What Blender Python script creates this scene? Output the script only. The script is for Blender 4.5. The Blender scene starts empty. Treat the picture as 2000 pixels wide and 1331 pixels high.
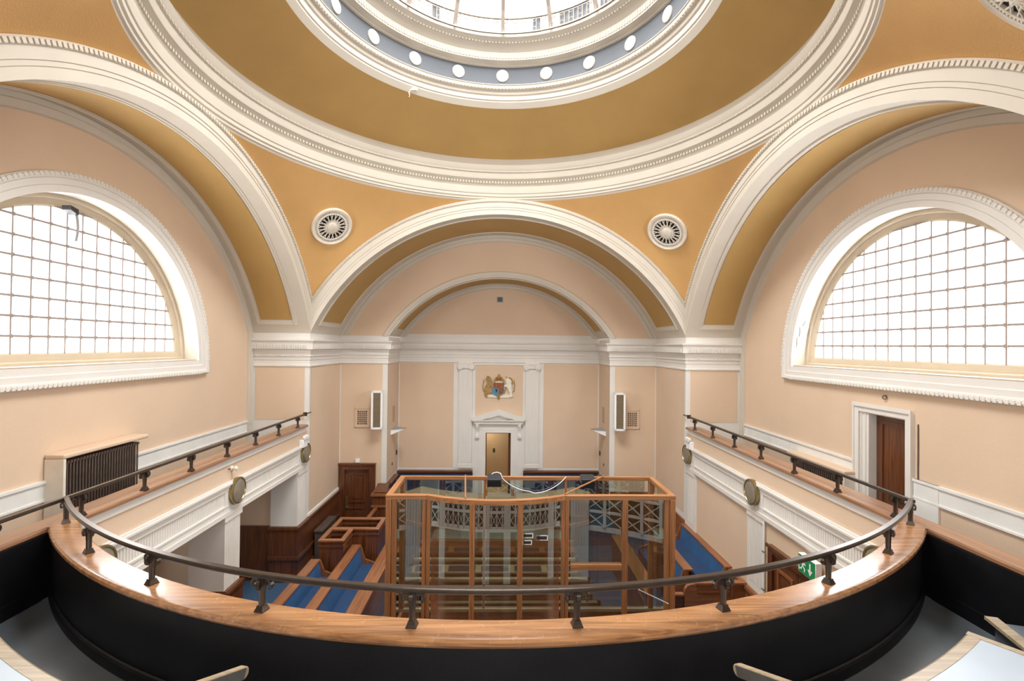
import bpy, bmesh, math, random
from mathutils import Vector, Matrix
random.seed(7)
PI = math.pi
ZO = 5.9          # court floor is z = 0; the numbers below are measured from the lens height
SC = bpy.context.scene
COL = SC.collection

# ------------------------------------------------------------------ materials
def s2l(c):
    c = c / 255.0
    return c / 12.92 if c <= 0.04045 else ((c + 0.055) / 1.055) ** 2.4
def lin(rgb, k=1.0):
    return tuple(min(1.0, s2l(v) * k) for v in rgb) + (1.0,)
def new_mat(name):
    m = bpy.data.materials.new(name); m.use_nodes = True
    nt = m.node_tree; nt.nodes.clear()
    out = nt.nodes.new('ShaderNodeOutputMaterial')
    return m, nt, out
def plain(name, rgb, rough=0.6, var=0.06, scale=3.0, bump=0.0, bscale=60.0, metal=0.0, coat=0.0, spec=0.5):
    m, nt, out = new_mat(name)
    N, L = nt.nodes, nt.links
    b = N.new('ShaderNodeBsdfPrincipled'); L.new(b.outputs[0], out.inputs[0])
    tc = N.new('ShaderNodeTexCoord')
    nz = N.new('ShaderNodeTexNoise'); nz.inputs['Scale'].default_value = scale; nz.inputs['Detail'].default_value = 5
    L.new(tc.outputs['Object'], nz.inputs['Vector'])
    cr = N.new('ShaderNodeValToRGB')
    cr.color_ramp.elements[0].position = 0.3; cr.color_ramp.elements[1].position = 0.7
    cr.color_ramp.elements[0].color = lin(rgb, 1 - var); cr.color_ramp.elements[1].color = lin(rgb, 1 + var)
    L.new(nz.outputs[0], cr.inputs[0]); L.new(cr.outputs[0], b.inputs['Base Color'])
    b.inputs['Roughness'].default_value = rough; b.inputs['Metallic'].default_value = metal
    b.inputs['Coat Weight'].default_value = coat; b.inputs['Coat Roughness'].default_value = 0.12
    b.inputs['Specular IOR Level'].default_value = spec
    if bump:
        n2 = N.new('ShaderNodeTexNoise'); n2.inputs['Scale'].default_value = bscale; n2.inputs['Detail'].default_value = 3
        L.new(tc.outputs['Object'], n2.inputs['Vector'])
        bp = N.new('ShaderNodeBump'); bp.inputs['Strength'].default_value = bump; bp.inputs['Distance'].default_value = 0.01
        L.new(n2.outputs[0], bp.inputs['Height']); L.new(bp.outputs[0], b.inputs['Normal'])
    return m
def wood(name, dark, light, axis='x', rough=0.35, coat=0.3, fine=14.0, worn=None):
    m, nt, out = new_mat(name)
    N, L = nt.nodes, nt.links
    b = N.new('ShaderNodeBsdfPrincipled'); L.new(b.outputs[0], out.inputs[0])
    tc = N.new('ShaderNodeTexCoord'); mp = N.new('ShaderNodeMapping')
    sc = {'x': (0.6, fine, fine), 'y': (fine, 0.6, fine), 'z': (fine, fine, 0.6)}[axis]
    mp.inputs['Scale'].default_value = sc
    L.new(tc.outputs['Object'], mp.inputs['Vector'])
    nz = N.new('ShaderNodeTexNoise'); nz.inputs['Scale'].default_value = 2.2; nz.inputs['Detail'].default_value = 7; nz.inputs['Distortion'].default_value = 0.7
    L.new(mp.outputs[0], nz.inputs['Vector'])
    cr = N.new('ShaderNodeValToRGB')
    cr.color_ramp.elements[0].position = 0.32; cr.color_ramp.elements[1].position = 0.68
    cr.color_ramp.elements[0].color = lin(dark); cr.color_ramp.elements[1].color = lin(light)
    L.new(nz.outputs[0], cr.inputs[0])
    col = cr.outputs[0]
    rgh = None
    if worn:
        n3 = N.new('ShaderNodeTexNoise'); n3.inputs['Scale'].default_value = 9.0; n3.inputs['Detail'].default_value = 12; n3.inputs['Roughness'].default_value = 0.85; n3.inputs['Distortion'].default_value = 1.5
        L.new(tc.outputs['Object'], n3.inputs['Vector'])
        r3 = N.new('ShaderNodeValToRGB'); r3.color_ramp.elements[0].position = 0.58; r3.color_ramp.elements[1].position = 0.82
        L.new(n3.outputs[0], r3.inputs[0])
        mx = N.new('ShaderNodeMixRGB'); L.new(r3.outputs[0], mx.inputs[0]); L.new(col, mx.inputs[1]); mx.inputs[2].default_value = lin(worn)
        col = mx.outputs[0]
        mr = N.new('ShaderNodeMapRange'); mr.inputs[3].default_value = rough; mr.inputs[4].default_value = rough + 0.22
        L.new(r3.outputs[0], mr.inputs[0]); rgh = mr.outputs[0]
    L.new(col, b.inputs['Base Color'])
    b.inputs['Roughness'].default_value = rough
    if rgh: L.new(rgh, b.inputs['Roughness'])
    b.inputs['Coat Weight'].default_value = coat; b.inputs['Coat Roughness'].default_value = 0.15
    bp = N.new('ShaderNodeBump'); bp.inputs['Strength'].default_value = 0.08; bp.inputs['Distance'].default_value = 0.004
    L.new(nz.outputs[0], bp.inputs['Height']); L.new(bp.outputs[0], b.inputs['Normal'])
    return m
def glass(name, tint, refl=1.0, base=0.02):
    m, nt, out = new_mat(name)
    N, L = nt.nodes, nt.links
    t = N.new('ShaderNodeBsdfTransparent'); t.inputs[0].default_value = lin(tint)
    g = N.new('ShaderNodeBsdfGlossy'); g.inputs['Roughness'].default_value = 0.0
    lw = N.new('ShaderNodeFresnel'); lw.inputs['IOR'].default_value = 1.5
    ml = N.new('ShaderNodeMath'); ml.operation = 'MULTIPLY_ADD'; ml.use_clamp = True
    ml.inputs[1].default_value = refl; ml.inputs[2].default_value = base
    L.new(lw.outputs[0], ml.inputs[0])
    mx = N.new('ShaderNodeMixShader'); L.new(ml.outputs[0], mx.inputs[0]); L.new(t.outputs[0], mx.inputs[1]); L.new(g.outputs[0], mx.inputs[2])
    L.new(mx.outputs[0], out.inputs[0])
    return m

M = {}
M['peach'] = plain('peach_plaster', (213, 188, 162), 0.85, 0.035, 0.9, 0.25, 45)
M['white'] = plain('cream_white_paint', (222, 219, 213), 0.6, 0.03, 1.5, 0.03, 20)
M['cream'] = plain('dimmed_upper_white', (202, 194, 180), 0.6, 0.03, 1.5, 0.03, 20)  # white paint dimmed for the upper room, bounced light set into its colour
M['frame'] = plain('beige_window_paint', (190, 176, 154), 0.6, 0.04, 3)
M['gold'] = plain('ochre_stipple', (212, 166, 104), 0.8, 0.05, 1.2, 0.5, 55)
M['gold_shaded'] = plain('shaded_gold_stipple', (180, 144, 84), 0.75, 0.05, 1.2, 0.4, 60)  # gold darkened for downward-facing vaults, their shade put into the colour
M['slate'] = plain('slate_blue_paint', (82, 86, 92), 0.7, 0.04, 2.0)
M['oak_x'] = wood('worn_oak_x', (128, 86, 54), (178, 128, 84), 'x', 0.27, 0.5, worn=(206, 164, 122))
M['oak_y'] = wood('worn_oak_y', (118, 84, 62), (156, 114, 84), 'y', 0.3, 0.4, worn=(178, 140, 108))
M['dock_x'] = wood('orange_oak_x', (126, 82, 47), (172, 118, 73), 'x', 0.4, 0.2, 18)
M['dock_y'] = wood('orange_oak_y', (126, 82, 47), (172, 118, 73), 'y', 0.4, 0.2, 18)
M['dock_z'] = wood('orange_oak_z', (122, 78, 44), (166, 112, 68), 'z', 0.4, 0.2, 18)
M['mah_x'] = wood('dark_mahogany_x', (68, 37, 20), (110, 65, 38), 'x', 0.3, 0.35)
M['mah_y'] = wood('dark_mahogany_y', (68, 37, 20), (110, 65, 38), 'y', 0.3, 0.35)
M['mah_z'] = wood('dark_mahogany_z', (68, 36, 19), (110, 63, 35), 'z', 0.3, 0.35)
M['mid_x'] = wood('brown_oak_x', (112, 66, 38), (152, 98, 62), 'x', 0.35, 0.3)
M['mid_y'] = wood('brown_oak_y', (112, 66, 38), (152, 98, 62), 'y', 0.35, 0.3)
M['mid_z'] = wood('brown_oak_z', (108, 62, 34), (146, 92, 56), 'z', 0.35, 0.3)
M['pale_x'] = wood('pale_timber_x', (136, 120, 96), (168, 150, 122), 'x', 0.45, 0.1)
M['bronze'] = plain('dark_bronze', (82, 73, 66), 0.3, 0.12, 12, metal=0.75)
M['brass'] = plain('dull_brass', (150, 134, 92), 0.3, 0.1, 9, metal=0.8)
M['disc'] = plain('worn_bronze_disc', (142, 134, 118), 0.55, 0.15, 7, metal=0.35)
M['steel'] = plain('dull_steel', (160, 158, 152), 0.3, 0.1, 15, metal=0.8)
M['black'] = plain('black_vinyl', (14, 14, 17), 0.45, 0.3, 3, 0.12, 110, spec=0.25)
M['blackbox'] = plain('black_plastic', (34, 36, 40), 0.5, 0.1, 9)
M['dark'] = plain('void_shade', (22, 18, 15), 0.9, 0.1, 5)  # near-black sheet colour standing for the shade inside openings and vents
M['lino'] = plain('grey_linoleum', (88, 96, 104), 0.3, 0.2, 2.2, 0.05, 80)
M['seatgrey'] = plain('pale_grey_vinyl', (160, 176, 190), 0.35, 0.05, 2.0, 0.03, 60)
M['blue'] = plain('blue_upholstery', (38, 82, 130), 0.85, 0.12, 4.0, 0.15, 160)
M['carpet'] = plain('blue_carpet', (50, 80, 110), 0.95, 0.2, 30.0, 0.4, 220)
M['blue_shaded'] = plain('shaded_blue_upholstery', (26, 58, 96), 0.85, 0.12, 4.0, 0.15, 160)  # blue upholstery darkened on the seats, shade put into the colour
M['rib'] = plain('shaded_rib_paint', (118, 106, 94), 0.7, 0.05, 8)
M['navy'] = plain('navy_upholstery', (26, 46, 80), 0.8, 0.12, 4.0, 0.15, 160)
M['lattice'] = plain('pale_screen_paint', (222, 222, 216), 0.6, 0.03, 4)
M['leather'] = plain('dark_blue_leather', (34, 42, 54), 0.4, 0.1, 8)
M['tabletop'] = plain('grey_table_inset', (120, 120, 112), 0.4, 0.05, 4)
M['stone'] = plain('off_white_plaster', (222, 214, 200), 0.7, 0.06, 6)
M['plastic'] = plain('white_plastic', (238, 240, 242), 0.4, 0.02, 5)
M['iron'] = plain('dark_painted_iron', (92, 78, 70), 0.45, 0.2, 9, metal=0.3)
M['grille'] = plain('brown_speaker_cloth', (110, 96, 74), 0.8, 0.12, 30)
M['green'] = plain('exit_green', (16, 128, 72), 0.5, 0.02, 5)
M['bar'] = plain('glazing_bar_paint', (150, 138, 132), 0.6, 0.05, 8)
M['beige'] = plain('beige_corridor_paint', (196, 170, 132), 0.8, 0.05, 2)
M['grey'] = plain('grey_panel', (150, 152, 150), 0.6, 0.05, 5)
M['wornpaint'] = plain('chalky_white_dado', (226, 226, 222), 0.7, 0.05, 3)
M['lion'] = plain('gilded_lion', (158, 126, 68), 0.5, 0.4, 26)
M['unicorn'] = plain('ivory_paint', (228, 220, 200), 0.5, 0.12, 26)
M['armsred'] = plain('heraldic_red', (132, 52, 40), 0.5, 0.25, 40)
M['armsblue'] = plain('heraldic_blue', (70, 140, 186), 0.5, 0.1, 30)
M['armsgold'] = plain('heraldic_gold', (150, 118, 52), 0.45, 0.3, 40, metal=0.3)
M['armsgrey'] = plain('garter_blue_grey', (118, 128, 138), 0.5, 0.2, 30)
M['dockglass'] = glass('green_tinted_glass', (212, 224, 216), 3.2, 0.13)
M['pane'] = glass('window_glass', (252, 252, 252), 0.12, 0.0)

# ------------------------------------------------------------------ mesh builder
class MB:
    def __init__(s): s.v = []; s.f = []
    def add(s, vs, fs):
        o = len(s.v); s.v += [tuple(p) for p in vs]; s.f += [tuple(i + o for i in f) for f in fs]; return s
    def hexa(s, p):   # 8 points: bottom loop then top loop
        return s.add(p, [(0, 3, 2, 1), (4, 5, 6, 7), (0, 1, 5, 4), (1, 2, 6, 5), (2, 3, 7, 6), (3, 0, 4, 7)])
    def box(s, x0, x1, y0, y1, z0, z1):
        return s.hexa([(x0, y0, z0), (x1, y0, z0), (x1, y1, z0), (x0, y1, z0), (x0, y0, z1), (x1, y0, z1), (x1, y1, z1), (x0, y1, z1)])
    def obox(s, c, ux, uy, uz, hx, hy, hz):   # oriented box, half sizes
        c, ux, uy, uz = Vector(c), Vector(ux), Vector(uy), Vector(uz)
        P = []
        for k in (-1, 1):
            for (i, j) in ((-1, -1), (1, -1), (1, 1), (-1, 1)):
                P.append(c + ux * (i * hx) + uy * (j * hy) + uz * (k * hz))
        return s.hexa(P)
    def bar(s, a, b, w, h, up=(0, 0, 1)):
        a, b = Vector(a), Vector(b); d = (b - a); L = d.length; d.normalize()
        up = Vector(up); sd = d.cross(up)
        if sd.length < 1e-5: sd = d.cross(Vector((1, 0, 0)))
        sd.normalize(); u2 = sd.cross(d)
        return s.obox((a + b) / 2, d, sd, u2, L / 2, w / 2, h / 2)
    def quad(s, a, b, c, d): return s.add([a, b, c, d], [(0, 1, 2, 3)])
    def grid(s, rows, closed=False):
        n, m = len(rows), len(rows[0]); vs = [p for r in rows for p in r]; fs = []
        for i in range(n - 1):
            for j in range(m if closed else m - 1):
                k = (j + 1) % m
                fs.append((i * m + j, i * m + k, (i + 1) * m + k, (i + 1) * m + j))
        return s.add(vs, fs)
    def lathe(s, prof, c, n=96, a0=0.0, a1=2 * PI):   # vertical axis; prof (r, z)
        full = abs(a1 - a0 - 2 * PI) < 1e-6
        k = n if full else n + 1
        rows = [[(c[0] + r * math.sin(a0 + (a1 - a0) * i / n), c[1] + r * math.cos(a0 + (a1 - a0) * i / n), z) for i in range(k)] for r, z in prof]
        return s.grid(rows, full)
    def turn(s, prof, c, axis, n=24):                  # closed solid of revolution about any axis; prof (r, t)
        ax = Vector(axis).normalized(); t0 = ax.orthogonal().normalized(); t1 = ax.cross(t0); c = Vector(c)
        rows = [[tuple(c + ax * t + (t0 * math.cos(2 * PI * i / n) + t1 * math.sin(2 * PI * i / n)) * r) for i in range(n)] for r, t in prof]
        return s.grid(rows, True)
    def tube(s, path, r, n=8):
        pts = [Vector(p) for p in path]; rows = []
        for i, p in enumerate(pts):
            d = (pts[min(i + 1, len(pts) - 1)] - pts[max(i - 1, 0)]).normalized()
            ref = Vector((0, 0, 1)) if abs(d.z) < 0.95 else Vector((1, 0, 0))
            a = d.cross(ref).normalized(); b = a.cross(d)
            rr = r[i] if isinstance(r, (list, tuple)) else r
            rows.append([tuple(p + (a * math.cos(2 * PI * k / n) + b * math.sin(2 * PI * k / n)) * rr) for k in range(n)])
        s.grid(rows, True)
        m = len(s.v)
        s.f.append(tuple(range(m - n, m))); s.f.append(tuple(range(m - n * len(rows), m - n * (len(rows) - 1)))[::-1])
        return s
    def sweep(s, prof, path, closed=False, fn=None, cap=True):
        """prof (p, h): p = offset to the right of travel, h = height; path 2D; fn maps (u, v, h) to 3D"""
        fn = fn or (lambda u, v, h: (u, v, h))
        n = len(path); rows = []
        for i in range(n):
            P = Vector(path[i])
            if closed or 0 < i < n - 1:
                d0 = (P - Vector(path[i - 1])).normalized(); d1 = (Vector(path[(i + 1) % n]) - P).normalized()
            elif i == 0: d0 = d1 = (Vector(path[1]) - P).normalized()
            else: d0 = d1 = (P - Vector(path[i - 1])).normalized()
            n0 = Vector((d0.y, -d0.x)); n1 = Vector((d1.y, -d1.x))
            mt = (n0 + n1); mt = mt / max(0.2, 1 + n0.dot(n1))
            rows.append([fn(P.x + mt.x * p, P.y + mt.y * p, h) for p, h in prof])
        if closed: rows.append(rows[0])
        s.grid(rows)
        if cap and not closed:
            m = len(prof); o = len(s.v) - m * len(rows)
            s.f.append(tuple(range(o, o + m))); s.f.append(tuple(range(len(s.v) - m, len(s.v)))[::-1])
        return s
    def prism(s, poly, fn, h0, h1):   # poly 2D outline, fn(u,v,h)
        n = len(poly)
        s.add([fn(u, v, h0) for u, v in poly] + [fn(u, v, h1) for u, v in poly],
              [tuple(range(n))[::-1], tuple(range(n, 2 * n))] + [(i, (i + 1) % n, n + (i + 1) % n, n + i) for i in range(n)])
        return s
    def plate(s, loops, fn):          # flat sheet with holes
        bm = bmesh.new(); ed = []
        for lp in loops:
            vs = [bm.verts.new((u, v, 0)) for u, v in lp]
            for i in range(len(vs)): ed.append(bm.edges.new((vs[i], vs[(i + 1) % len(vs)])))
        bmesh.ops.triangle_fill(bm, edges=ed, use_beauty=True, use_dissolve=False)
        bm.verts.index_update()
        s.add([fn(v.co.x, v.co.y) for v in bm.verts], [tuple(v.index for v in f.verts) for f in bm.faces])
        bm.free(); return s
    def build(s, name, mat, parent=None, smooth=True, bevel=0.0, **tags):
        me = bpy.data.meshes.new(name)
        off = Vector((0, 0, ZO))
        if parent is not None:
            w = parent; loc = Vector((0, 0, 0))
            while w is not None: loc += w.location; w = w.parent
            off = off - loc
        me.from_pydata([tuple(Vector(p) + off) for p in s.v], [], s.f)
        me.validate(); me.update()
        if smooth:
            me.polygons.foreach_set('use_smooth', [True] * len(me.polygons)); me.set_sharp_from_angle(angle=math.radians(32))
        me.materials.append(M[mat] if isinstance(mat, str) else mat)
        o = bpy.data.objects.new(name, me); COL.objects.link(o)
        if parent is not None: o.parent = parent
        if bevel:
            b = o.modifiers.new('bevel', 'BEVEL'); b.width = bevel; b.segments = 2; b.limit_method = 'ANGLE'
        for k, v in tags.items(): o[k] = v
        return o
def thing(name, loc, label, category, group=None, kind=None):
    o = bpy.data.objects.new(name, None); COL.objects.link(o)
    o.location = (loc[0], loc[1], loc[2] + ZO); o.empty_display_size = 0.1
    o['label'] = label; o['category'] = category
    if group: o['group'] = group
    if kind: o['kind'] = kind
    return o
def dup(root, dx=(0, 0, 0), label=None, group=None):
    r = root.copy(); COL.objects.link(r); r.location = root.location + Vector(dx)
    if label: r['label'] = label
    if group: r['group'] = group
    for ch in list(root.children):
        c = ch.copy(); COL.objects.link(c); c.parent = r
        for g in list(ch.children):
            d = g.copy(); COL.objects.link(d); d.parent = c
    return r
def struct(mb, name, mat, label, category, parent=None, **k):
    if parent is None: return mb.build(name, mat, None, kind='structure', label=label, category=category, **k)
    return mb.build(name, mat, parent, **k)
XZ = lambda y: (lambda u, v, h=0: (u, y - h, v))            # drawn facing the camera, raised towards it
def YZ(x, s):                                               # on a side wall; s = +1 left wall (raised to +x), -1 right wall
    return lambda u, v, h=0: (x + s * h, u, v)
# ================================================================== THE ROOM
A = 5.0; D = 8.0; ZC = -1.98; RE = 5.87; RI = 5.48; RS = 7.71; SPR = 0.27; FL = -5.9; WX = 6.5
Y2 = 13.0; Y3 = 15.5; Y4 = 17.2; CX = 3.52; R2 = 4.15; RW = -2.0
def asp(R, zclip=SPR, wclip=None):     # half opening angle (from vertical) of an arch ring
    a = math.acos(max(-1, min(1, (zclip - ZC) / R)))
    if wclip and R > wclip: a = min(a, math.asin(wclip / R))
    return a
def arc_band(mb, R0, R1, fn, h0=0.0, h1=None, n=72, wclip=None, zclip=SPR):
    """flat ring sector between radii; fn(u, v, h); u measured from the arch centre line"""
    h1 = h0 if h1 is None else h1
    rows = []
    for R, h in ((R0, h0), (R1, h1)):
        a = asp(R, zclip, wclip); rows.append([fn(R * math.sin(-a + 2 * a * i / n), ZC + R * math.cos(-a + 2 * a * i / n), h) for i in range(n + 1)])
    return mb.grid(rows)
def arch_profile(mb, prof, fn, n=72, wclip=None):   # prof: list of (R, h)
    rows = []
    for R, h in prof:
        a = asp(R, SPR, wclip); rows.append([fn(R * math.sin(-a + 2 * a * i / n), ZC + R * math.cos(-a + 2 * a * i / n), h) for i in range(n + 1)])
    return mb.grid(rows)
LFT = lambda x: (lambda u, v, h=0: (x + h, D + u, v))        # left side planes, raised to +x
RGT = lambda x: (lambda u, v, h=0: (x - h, D + u, v))
BCK = lambda y: (lambda u, v, h=0: (u, y - h, v))
NER = lambda y: (lambda u, v, h=0: (u, y + h, v))

# ---- floors
struct(MB().box(-6.9, 6.9, 8.1, 17.2, FL - 0.2, FL), 'floor', 'carpet', 'blue carpeted floor of the courtroom below the gallery', 'floor')
struct(MB().box(-6.9, 6.9, 3.2, 8.1, FL - 0.2, FL), 'floor', 'mah_y', 'dark boarded floor area added below the gallery to darken reflections in the dock glass', 'floor')  # unseen dark boards added so the dock glass mirrors less blue
GC = (0.0, 10.42)
def arcpts(r, a0, a1, n): return [(GC[0] + r * math.sin(a0 + (a1 - a0) * i / n), GC[1] - r * math.cos(a0 + (a1 - a0) * i / n)) for i in range(n + 1)]
AE = math.asin(4.99 / 6.93)
fl = [(4.99, RW), (-4.99, RW)] + arcpts(6.93, -AE, AE, 40)
struct(MB().prism(fl[::-1], lambda u, v, h: (u, v, h), -3.1, -2.85), 'floor', 'lino', 'grey linoleum floor of the public gallery behind the curved parapet', 'floor')
for s, nm in ((-1, 'left'), (1, 'right')):
    struct(MB().box(min(s * 5.06, s * 6.5), max(s * 5.06, s * 6.5), RW, 12.99, -3.1, -2.9), 'floor', 'lino', 'narrow grey %s side gallery floor behind the straight parapet' % nm, 'floor')

# ---- side walls with half-round windows
def half_disc(R, zb, n=48, zc=-0.40):
    b = math.asin(max(-1, min(1, (zb - zc) / R)))
    pts = [(D + R * math.cos(t), zc + R * math.sin(t)) for t in [b + (PI - 2 * b) * i / n for i in range(n + 1)]]
    return pts      # from right end over the top to the left end, closing along the sill
for s, nm in ((-1, 'left'), (1, 'right')):
    fn = (LFT if s < 0 else RGT)(s * WX)
    a = asp(RI)
    top = [(D + RI * math.sin(a - 2 * a * i / 60), ZC + RI * math.cos(a - 2 * a * i / 60)) for i in range(61)]
    if s > 0: low = [(D - 5, -2.9), (7.62, -2.9), (7.62, -1.10), (8.44, -1.10), (8.44, -2.9), (D + 5, -2.9)]
    else: low = [(D - 5, -2.9), (D + 5, -2.9)]
    outer = low + top
    hole = half_disc(2.68, -0.38)
    f2 = lambda u, v, s=s: (s * WX, u, v)
    w = MB().plate([outer, hole], f2)
    struct(w, 'wall_' + nm, 'peach', 'peach plaster %s wall around the half-round window' % nm, 'wall')
    # lower wall of the aisle under the gallery
    struct(MB().box(min(s * 6.5, s * 6.6), max(s * 6.5, s * 6.6), 3.2, 13.0, FL, -3.1), 'wall_' + nm, 'peach', 'plain peach wall of the %s aisle under the side gallery' % nm, 'wall')
    # wall rib round the lunette and down the far corner, dado band
    rib = MB(); arch_profile(rib, [(RI, 0.0), (RI, 0.03), (5.40, 0.03), (5.38, 0.05), (5.27, 0.05), (5.25, 0.0)], fn)
    for y0, y1 in ((12.76, 12.995), (3.005, 3.24)):
        rib.box(min(s * 6.5, s * 6.455), max(s * 6.5, s * 6.455), y0, y1, -2.9, SPR + 0.01)
        rib.box(min(s * 6.455, s * 6.435), max(s * 6.455, s * 6.435), y0 + 0.06, y1 - 0.06, -2.9, SPR + 0.01)
    struct(rib, 'trim_%d' % (1 if s < 0 else 2), 'cream', 'cream plaster rib edging the arched %s wall' % nm, 'moulding')
    dd = MB()
    for y0, y1 in (((3.24, 12.76),) if s < 0 else ((3.24, 7.5), (8.76, 12.76))):
        for z0, z1, p in ((-2.30, -2.27, 0.035), (-2.27, -2.04, 0.02), (-2.04, -2.0, 0.045)):
            dd.box(min(s * 6.5, s * (6.5 - p)), max(s * 6.5, s * (6.5 - p)), y0, y1, z0, z1)
    if s > 0: dd.box(6.47, 6.497, 7.05, 7.48, -2.9, -2.0)
    struct(dd, 'baseboard_' + nm, 'wornpaint', 'chalky white dado band low on the %s gallery wall' % nm, 'dado')

    # ---- window
    wn = 1 if s < 0 else 2
    W = thing('window_%d' % wn, (s * WX, D, -0.4), 'large half-round window with small square panes in the %s wall' % nm, 'window', kind='structure')
    X1 = s * 6.86
    rv = half_disc(2.68, -0.38)
    mb = MB(); mb.grid([[(s * WX, u, v) for u, v in rv + rv[:1]], [(X1 - s * 0.0, u, v) for u, v in rv + rv[:1]]])
    struct(mb, 'window_reveal', 'cream', '', '', W)
    path = rv if s > 0 else rv            # travel: right end, over the top, to the left end, back along the sill
    ar = MB()
    prof = [(0, 0.0), (0, 0.04), (0.10, 0.045), (0.115, 0.06), (0.2, 0.06), (0.215, 0.085), (0.27, 0.095), (0.30, 0.06), (0.30, 0.0)]
    ar.sweep(prof, path, True, fn=lambda u, v, h, s=s: (s * (WX - h), u, v))
    L = sum((Vector(path[i]) - Vector(path[i - 1])).length for i in range(len(path)))
    # egg-and-dart beads round the outer edge
    def walk(path, step, off):
        out = []; acc = 0.0
        for i in range(len(path)):
            p = Vector(path[i]); q = Vector(path[(i + 1) % len(path)]); d = q - p; l = d.length
            if l < 1e-6: continue
            d /= l; nrm = Vector((d.y, -d.x))
            t = (step - acc) % step
            while t < l:
                out.append((p + d * t + nrm * off, d)); t += step
            acc = (acc + l) % step
        return out
    for p, d in walk(path, 0.075, 0.262):
        ar.obox((s * (WX - 0.09), p.x, p.y), (1, 0, 0), (0, d.x, d.y), (0, -d.y, d.x), 0.012, 0.024, 0.026)
    struct(ar, 'window_architrave', 'white', '', '', W)
    fr = MB(); rf = half_disc(2.68, -0.38)
    fr.sweep([(0, 0.0), (0, 0.10), (-0.06, 0.10), (-0.08, 0.06), (-0.16, 0.05), (-0.2, 0.02), (-0.2, 0.0)], rf, True, fn=lambda u, v, h, s=s: (s * (6.88 - h), u, v))
    struct(fr, 'window_frame', 'frame', '', '', W)
    gb = MB(); Rg = 2.5; zb = -0.2
    for k in range(-9, 10):
        y = 7.875 + 0.287 * k; dy = y - D
        if abs(dy) < Rg - 0.05:
            zt = -0.4 + math.sqrt(Rg * Rg - dy * dy)
            if zt > zb: gb.box(X1 - 0.012, X1 + 0.012, y - 0.0115, y + 0.0115, zb, zt)
    for k in range(8):
        z = 0.065 + 0.287 * k; hw = Rg * Rg - (z + 0.4) ** 2
        if hw > 0.05:
            hw = math.sqrt(hw); gb.box(X1 - 0.016, X1 + 0.016, D - hw, D + hw, z - 0.0145, z + 0.0145)
            for j in range(-9, 10):
                y = 7.875 + 0.287 * j
                if abs(y - D) < hw - 0.05: gb.box(X1 - 0.024, X1 + 0.024, y - 0.025, y + 0.025, z - 0.025, z + 0.025)
    struct(gb, 'glazing_bars', 'bar', '', '', W)
    pg = half_disc(2.52, -0.22)
    struct(MB().plate([pg], lambda u, v: (X1 + s * 0.02, u, v)), 'glass_pane', 'pane', '', '', W)
    sl = MB().box(min(s * 6.46, s * 6.84), max(s * 6.46, s * 6.84), D - 2.60, D + 2.60, -0.385, -0.36)
    struct(sl, 'window_sill', 'frame', '', '', W)

# ---- corner piers (far and near), reveals and the far alcove
def white_quads(): return MB()
far = MB()
for s in (-1, 1):
    far.quad((s * WX, Y2, -2.9), (s * A, Y2, -2.9), (s * A, Y2, SPR + 0.01), (s * WX, Y2, SPR + 0.01))
    far.quad((s * A, Y2, FL), (s * A, Y3, FL), (s * A, Y3, SPR + 0.01), (s * A, Y2, SPR + 0.01))
    far.quad((s * CX, Y3, FL), (s * CX, Y4, FL), (s * CX, Y4, SPR + 0.05), (s * CX, Y3, SPR + 0.05))
    far.quad((s * A, Y3, FL), (s * CX, Y3, FL), (s * CX, Y3, SPR), (s * A, Y3, SPR))
    far.quad((s * WX, 3.0, -2.9), (s * A, 3.0, -2.9), (s * A, 3.0, SPR + 0.01), (s * WX, 3.0, SPR + 0.01))
    far.quad((s * A, 3.0, -2.9), (s * A, RW, -2.9), (s * A, RW, SPR + 0.01), (s * A, 3.0, SPR + 0.01))
struct(far, 'wall_corner_piers', 'white', 'cream painted corner piers and alcove reveals carrying the arches', 'wall')
bw = MB().plate([[(-CX, FL), (-0.46, FL), (-0.46, -3.05), (0.42, -3.05), (0.42, FL), (CX, FL), (CX, SPR)] +
                 [(R2 * math.sin(t), ZC + R2 * math.cos(t)) for t in [asp(R2) * (1 - 2 * i / 48) for i in range(49)]] + [(-CX, SPR)]], lambda u, v: (u, Y4, v))
struct(bw, 'wall_back', 'white', 'cream and peach back wall of the far alcove behind the judge', 'wall')
# lunette above the far alcove opening
lun = MB(); arc_band(lun, R2, RI, BCK(Y3))
struct(lun, 'wall_back', 'white', 'arched wall band between the two concentric far arches', 'wall')
pe = MB()
arch_profile(pe, [(4.34, 0.005), (5.27, 0.005)], BCK(Y3)); 
struct(pe, 'wall_back', 'peach', 'peach plaster field between the two concentric far arches', 'wall')
pl = MB()
rows = []
a = asp(3.98, 0.38)
poly = [(3.98 * math.sin(a - 2 * a * i / 48), ZC + 3.98 * math.cos(a - 2 * a * i / 48)) for i in range(49)]
pl.plate([poly], lambda u, v: (u, Y4 - 0.006, v))
struct(pl, 'wall_back', 'peach', 'peach half-round lunette above the cornice at the far end', 'wall')
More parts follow.
